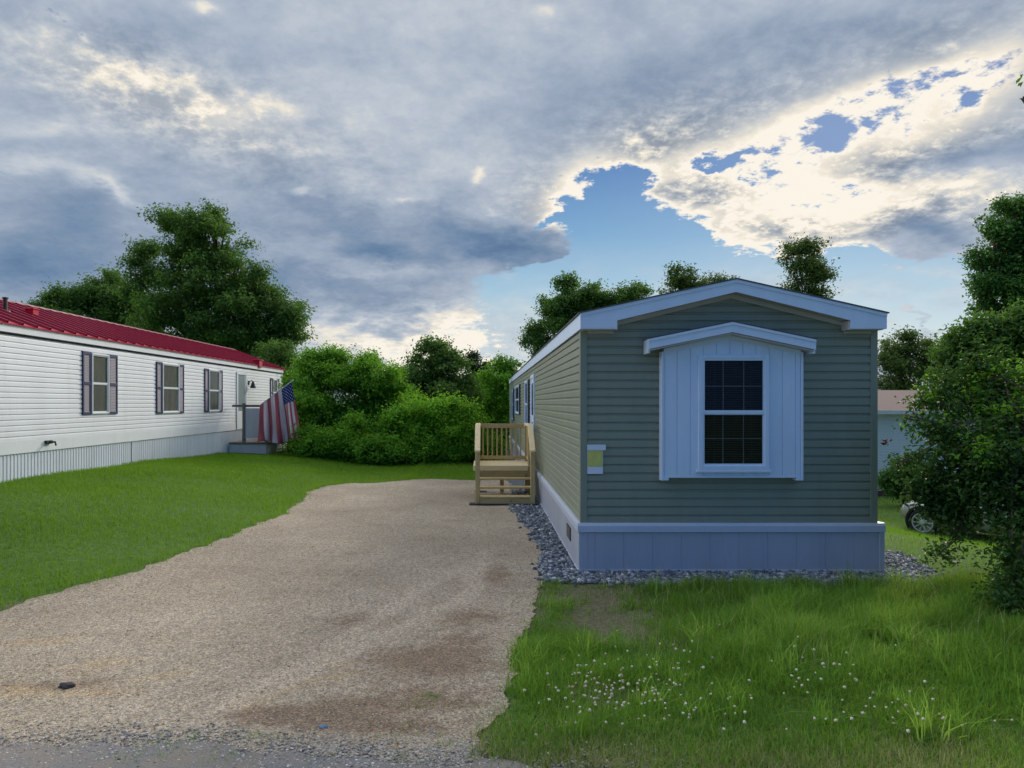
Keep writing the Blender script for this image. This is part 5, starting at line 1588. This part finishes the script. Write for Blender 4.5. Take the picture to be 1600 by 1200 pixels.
V, F, t_ = crown_leaves(cl, 28000, 0.058, spread=2.0, per=9, shell=0.25, up=0.75, lump=0.45)
mass('foliage', V, F, LF['bush'], root, t_)
V, F, t_ = crown_leaves([c for c in cl if c[2] > 1.4], 3000, 0.058, spread=1.2, per=9, shell=0.8, up=0.9, lump=0.40)
mass('young_leaves', V, F, LF['vine'], root, t_)
# one twig with dead brown leaves against the pale home
brown = leafy('dead_leaves', (0.06, 0.025, 0.015), (0.12, 0.045, 0.025), (0.20, 0.07, 0.035), 0.2)
tw = at(1384, 690, 7.75)
c0 = np.array(tw) + rng.normal(0, 1, (16, 3)) * np.array([0.035, 0.03, 0.016])
nn = unit(16); V, F = leaf_quads(c0, nn, rng.uniform(0.03, 0.055, 16))
mass('dead_leaves', V, F, brown, root, rng.uniform(0, 1, 16))

# ---------------------------------------------------------------- grass
def blades(name, x, y, h, w, mat, label, tint, lean=0.45, segs=3, z0=None):
    n = len(x)
    a = rng.uniform(0, 2 * np.pi, n); la = rng.uniform(0, 2 * np.pi, n)
    ln = np.abs(rng.normal(0, lean, n)) * h
    bx_, by_ = np.cos(a), np.sin(a)
    z = ground_z(x, y) - 0.01 if z0 is None else z0
    rows = []
    for k in range(segs + 1):
        t = k / segs
        wd = w * (1 - t ** 1.6) * 0.5 + 0.0003
        cx = x + np.cos(la) * ln * t ** 2; cy = y + np.sin(la) * ln * t ** 2
        cz = z + h * (t - 0.22 * (ln / np.maximum(h, 1e-4)) * t ** 2)
        rows.append(np.stack([cx - bx_ * wd, cy - by_ * wd, cz], -1)); rows.append(np.stack([cx + bx_ * wd, cy + by_ * wd, cz], -1))
    V = np.stack(rows, 1).reshape(-1, 3)
    nv = 2 * (segs + 1)
    q = np.array([[2 * k, 2 * k + 1, 2 * k + 3, 2 * k + 2] for k in range(segs)])
    F = (q[None] + (np.arange(n) * nv)[:, None, None]).reshape(-1, 4)
    o = mass(name, V, F, mat, tint=np.repeat(tint, segs))
    return tag(o, label, None, None, 'stuff')

GR = {
    'lawn': leafy('lawn_grass', (0.085, 0.190, 0.016), (0.140, 0.290, 0.022), (0.230, 0.390, 0.036), 0.42, 0.55),
    'tall': leafy('tall_grass', (0.046, 0.135, 0.022), (0.112, 0.285, 0.036), (0.360, 0.520, 0.095), 0.42, 0.6),
    'straw': leafy('seed_stalks', (0.24, 0.27, 0.10), (0.34, 0.36, 0.16), (0.48, 0.46, 0.24), 0.3, 0.7),
}
def patchy(x, y, s=1.0, seed=0.0):
    return 0.5 + 0.25 * (np.sin(x * 2.1 * s + seed + 1.7 * np.sin(y * 1.3 * s)) + np.sin(y * 2.7 * s - x * 1.1 * s + seed * 2))
def g2(x, y, cx, cy, rx, ry): return np.exp(-((x - cx) / rx) ** 2 - ((y - cy) / ry) ** 2)
def bare(x, y):
    return (g2(x, y, 1.15, 6.45, 0.42, 0.65) * 1.1 + g2(x, y, 1.0, 7.6, 0.6, 0.35) * 0.75 + g2(x, y, 3.2, 7.95, 3.0, 0.18) * 0.7 + g2(x, y, 0.75, 4.95, 0.28, 0.22)
            + g2(x, y, 0.3, 4.5, 0.5, 0.35) * 0.6 + g2(x, y, -4.2, 6.95, 0.6, 0.2) + 0.4 * g2(x, y, 1.5, 3.85, 1.5, 0.2))
# near right: long unmown grass
n = 165000
y = 3.6 + 4.5 * rng.uniform(0, 1, n) ** 1.15
x = rng.uniform(-0.2, 7.4, n)
lim = drive_right(y) + 0.04 + 0.10 * (patchy(x * 2.0, y * 3.0, 2.0, 0.5) - 0.4) + rng.normal(0, 0.06, n)
keep = (x > lim) & (y < bed_front(x) + rng.normal(-0.02, 0.07, n)) & (y > road_edge(x) + 0.02 + rng.normal(0, 0.08, n))
keep &= rng.uniform(0, 1, n) > np.clip(0.9 * bare(x, y) - 0.12 + 0.5 * (0.5 - patchy(x, y, 1.6, 0.4)) + 1.02 * g2(x, y, 1.2, 6.8, 0.85, 1.0) * (0.10 + 1.0 * patchy(x, y, 5.2, 1.9)), 0, 0.93)
x, y = x[keep], y[keep]
tall = 0.075 + 0.165 * np.clip(sm((x - 1.0) / 2.2) * sm((y - 4.6) / 1.2) * (0.35 + 0.8 * patchy(x, y, 1.2, 2.0)) * (1 - 0.55 * sm((y - 7.2) / 0.8)), 0, 1.2)
tall *= 0.65 + 0.7 * patchy(x, y, 3.3, 1.4)
tall += 0.10 * g2(x, y, 0.62, 5.55, 0.35, 0.45) + 0.08 * g2(x, y, 0.35, 5.0, 0.2, 0.4)
h = tall * rng.uniform(0.45, 1.2, len(x))
t_ = np.clip(0.02 + 0.36 * patchy(x, y, 0.9, 1.0) - 0.22 * sm((y - 6.7) / 1.0) + 0.26 * patchy(x, y, 3.1, 2.2) + rng.normal(0, 0.20, len(x)) + 0.30 * g2(x, y, 2.7, 6.0, 0.9, 0.7), 0, 1)  # tint drops towards the home: its shade band is put into the colour
# tussocks of longer, broader blades
nt_ = 420
tx = rng.uniform(0.3, 7.0, nt_); ty = rng.uniform(4.2, 7.9, nt_)
kt = (tx > drive_right(ty) + 0.1) & (bare(tx, ty) < 0.4) & (rng.uniform(0, 1, nt_) < 0.35 + 0.65 * patchy(tx, ty, 1.2, 2.0))
tx, ty = np.repeat(tx[kt], 34), np.repeat(ty[kt], 34)
th = np.repeat(rng.uniform(0.12, 0.30, kt.sum()), 34) * rng.uniform(0.6, 1.15, len(tx))
tt_ = np.clip(np.repeat(rng.uniform(0.15, 0.85, kt.sum()), 34) + rng.normal(0, 0.12, len(tx)), 0, 1)
w_ = np.concatenate([rng.uniform(0.004, 0.0095, len(x)), rng.uniform(0.007, 0.012, len(tx))])
x = np.concatenate([x, tx + rng.normal(0, 0.05, len(tx))]); y = np.concatenate([y, ty + rng.normal(0, 0.05, len(tx))])
h = np.concatenate([h, th]); t_ = np.concatenate([t_, tt_])
blades('tall_grass', x, y, h, w_, GR['tall'], 'long unmown grass in front of the sage home', t_, lean=0.75)
# seed stalks
n = 1100
x = rng.uniform(1.2, 6.5, n); y = rng.uniform(5.2, 7.9, n)
k = rng.uniform(0, 1, n) < 0.25 + 0.75 * patchy(x, y, 1.3, 3.0)
x, y = x[k], y[k]
blades('seed_stalks', x, y, rng.uniform(0.18, 0.42, len(x)), rng.uniform(0.0025, 0.0045, len(x)), GR['straw'], 'pale seed stalks standing in the long grass', rng.uniform(0, 1, len(x)), lean=0.6, segs=4)
# dry thin verge
n = 12000
x = rng.uniform(-0.3, 4.5, n); y = np.maximum(road_edge(x), 3.75) + np.abs(rng.normal(0.0, 0.28, n))
k = (x > drive_right(y) - 0.05); x, y = x[k], y[k]; n = len(x)
blades('verge_grass', x, y, rng.uniform(0.03, 0.10, n), rng.uniform(0.003, 0.005, n), GR['straw'], 'thin dry grass along the road verge', rng.uniform(0, 0.7, n), lean=0.6)
# left lawn, mown
n = 210000
u = rng.uniform(0, 1, n)
y = 5.4 + 19.0 * u ** 1.35
x = rng.uniform(-9.0, 0.2, n)
lim = drive_left(y) + 0.09 * (patchy(x * 2.0, y * 3.0, 1.5, 0.9) - 0.55) + rng.normal(-0.01, 0.06, n)
keep = ((x < lim) | (y > DRIVE_FAR + rng.normal(0.05, 0.06, n))) & (x > -8.6) & (x > -VPX / FPX * y - 0.6) & (y < 24.5)
keep &= rng.uniform(0, 1, n) > np.clip(1.2 * bare(x, y) - 0.1, 0, 0.95)
keep &= ~((x < -7.1) & (y > 22.8))
x, y = x[keep], y[keep]
h = (0.045 + 0.03 * patchy(x, y, 0.8) + 0.05 * np.exp(-((x - drive_left(y)) / 0.10) ** 2)) * rng.uniform(0.6, 1.3, len(x)) * (1 + 0.02 * y)
t_ = np.clip(0.18 + 0.34 * patchy(x, y, 0.5, 0.7) + 0.22 * patchy(x, y, 2.2, 0.2) + 0.30 * g2(x, y, -3.2, 13.0, 2.4, 4.0) - 0.22 * np.exp(-((y - 6.5) / 2.5) ** 2) + rng.normal(0, 0.16, len(x)), 0, 1)
blades('lawn_grass', x, y, h, rng.uniform(0.004, 0.007, len(x)) * (0.6 + 0.07 * y), GR['lawn'], 'mown green lawn between the drive and the white home', t_, lean=0.6, segs=2)
# grass to the right of the sage home, tint raised to look sunlit
n = 60000
y = 7.6 + 16.0 * rng.uniform(0, 1, n) ** 1.5
x = rng.uniform(4.8, 16, n)
keep = (x < 0.80 * y) & ~in_bed(x, y) & (x > 4.85) & ~((x < 5.6) & (y < 8.5) & (rng.uniform(0, 1, n) < 0.5))
x, y = x[keep], y[keep]
blades('side_grass', x, y, rng.uniform(0.05, 0.11, len(x)), rng.uniform(0.004, 0.007, len(x)) * (0.5 + 0.07 * y), GR['lawn'], 'grass tinted sunlit bright green sloping down to the right of the sage home',
       np.clip(0.62 + 0.25 * patchy(x, y, 0.6) + rng.normal(0, 0.13, len(x)), 0, 1), lean=0.6, segs=2)
# weeds in the drive
pts_ = [(at(672, 1092), 60, 0.05), (at(655, 1105), 30, 0.05), (at(700, 1165), 60, 0.10), (at(215, 1188), 130, 0.14), (at(300, 1168), 90, 0.16), (at(350, 1195), 70, 0.10), (at(410, 1160), 40, 0.07), (at(615, 1150), 40, 0.10), (at(740, 1110), 60, 0.10), (at(815, 950), 50, 0.12), (at(640, 1192), 50, 0.1), (at(500, 1194), 40, 0.1), (at(830, 930), 60, 0.15)]
X_, Y_ = [], []
for p, k, s in pts_:
    X_.append(rng.normal(p[0], s, k)); Y_.append(rng.normal(p[1], s * 0.6, k))
X_, Y_ = np.concatenate(X_), np.concatenate(Y_)
blades('weeds', X_, Y_, rng.uniform(0.02, 0.07, len(X_)), rng.uniform(0.003, 0.006, len(X_)), GR['tall'], 'small weeds growing in the gravel', np.clip(rng.normal(0.4, 0.2, len(X_)), 0, 1), lean=0.7)

# clover heads in the long grass
P = []
for (px, py, sx, sy, k) in ((950, 1112, 48, 24, 90), (1010, 1100, 55, 32, 45), (1060, 1060, 60, 24, 14), (1240, 1065, 90, 16, 10), (1080, 1135, 120, 20, 30), (1380, 1130, 130, 22, 18), (1290, 1085, 40, 14, 16), (1420, 1165, 120, 16, 12)):
    for _ in range(k):
        q = at(random.gauss(px, sx), min(max(random.gauss(py, sy), 1000), 1195))
        if q[0] > float(drive_right(q[1])) + 0.1: P.append(q)
P = np.array(P)
n = len(P)
ico = bmesh.new(); bmesh.ops.create_icosphere(ico, subdivisions=1, radius=1.0)
iv = np.array([v.co[:] for v in ico.verts]); iff = np.array([[v.index for v in f.verts] for f in ico.faces]); ico.free()
hz = rng.uniform(0.09, 0.19, n)
ctr = np.stack([P[:, 0], P[:, 1], ground_z(P[:, 0], P[:, 1]) + hz], -1)
V = (ctr[:, None, :] + iv[None] * (1 + rng.uniform(-0.25, 0.2, (n, len(iv), 1))) * rng.uniform(0.0065, 0.0115, n)[:, None, None]).reshape(-1, 3)
F = (iff[None] + (np.arange(n) * len(iv))[:, None, None]).reshape(-1, 3)
cm = tinted('clover_white', [(0.0, (0.36, 0.29, 0.17)), (0.3, (0.54, 0.48, 0.33)), (1.0, (0.68, 0.63, 0.47))], 0.8)
tag(mass('clover_flowers', V, F, cm, tint=np.repeat(rng.uniform(0, 1, n), len(iff))), 'white clover heads dotted through the long grass', None, None, 'stuff')

# odd stones on the drive
def boulder(px, py, r, name, label, c):
    p = at(px, py)
    bm = bmesh.new(); bmesh.ops.create_icosphere(bm, subdivisions=3, radius=1.0)
    for v in bm.verts:
        k = 1 + 0.22 * math.sin(v.co.x * 4 + px) * math.sin(v.co.y * 3 + py) + 0.12 * math.sin(v.co.z * 7 + v.co.x * 5)
        v.co = Vector((v.co.x * r * 1.35 * k, v.co.y * r * k, v.co.z * r * 0.6 * k))
    me = bpy.data.meshes.new(name); bm.to_mesh(me); bm.free()
    for q in me.polygons: q.use_smooth = True
    me.materials.append(paint(name + '_' + str(px), c, 0.85, 0.3, 20, streak=False, bump=0.6))
    o = bpy.data.objects.new(name, me); COL.objects.link(o)
    o.location = (p[0], p[1], gz(p[0], p[1]) + r * 0.35)
    tag(o, label, 'stone')
boulder(104, 1076, 0.040, 'dark_stone', 'dark lump of stone lying on the left part of the drive', (0.035, 0.032, 0.032))
boulder(505, 1141, 0.022, 'blue_stone', 'small bluish stone at the road edge of the drive', (0.10, 0.20, 0.30))
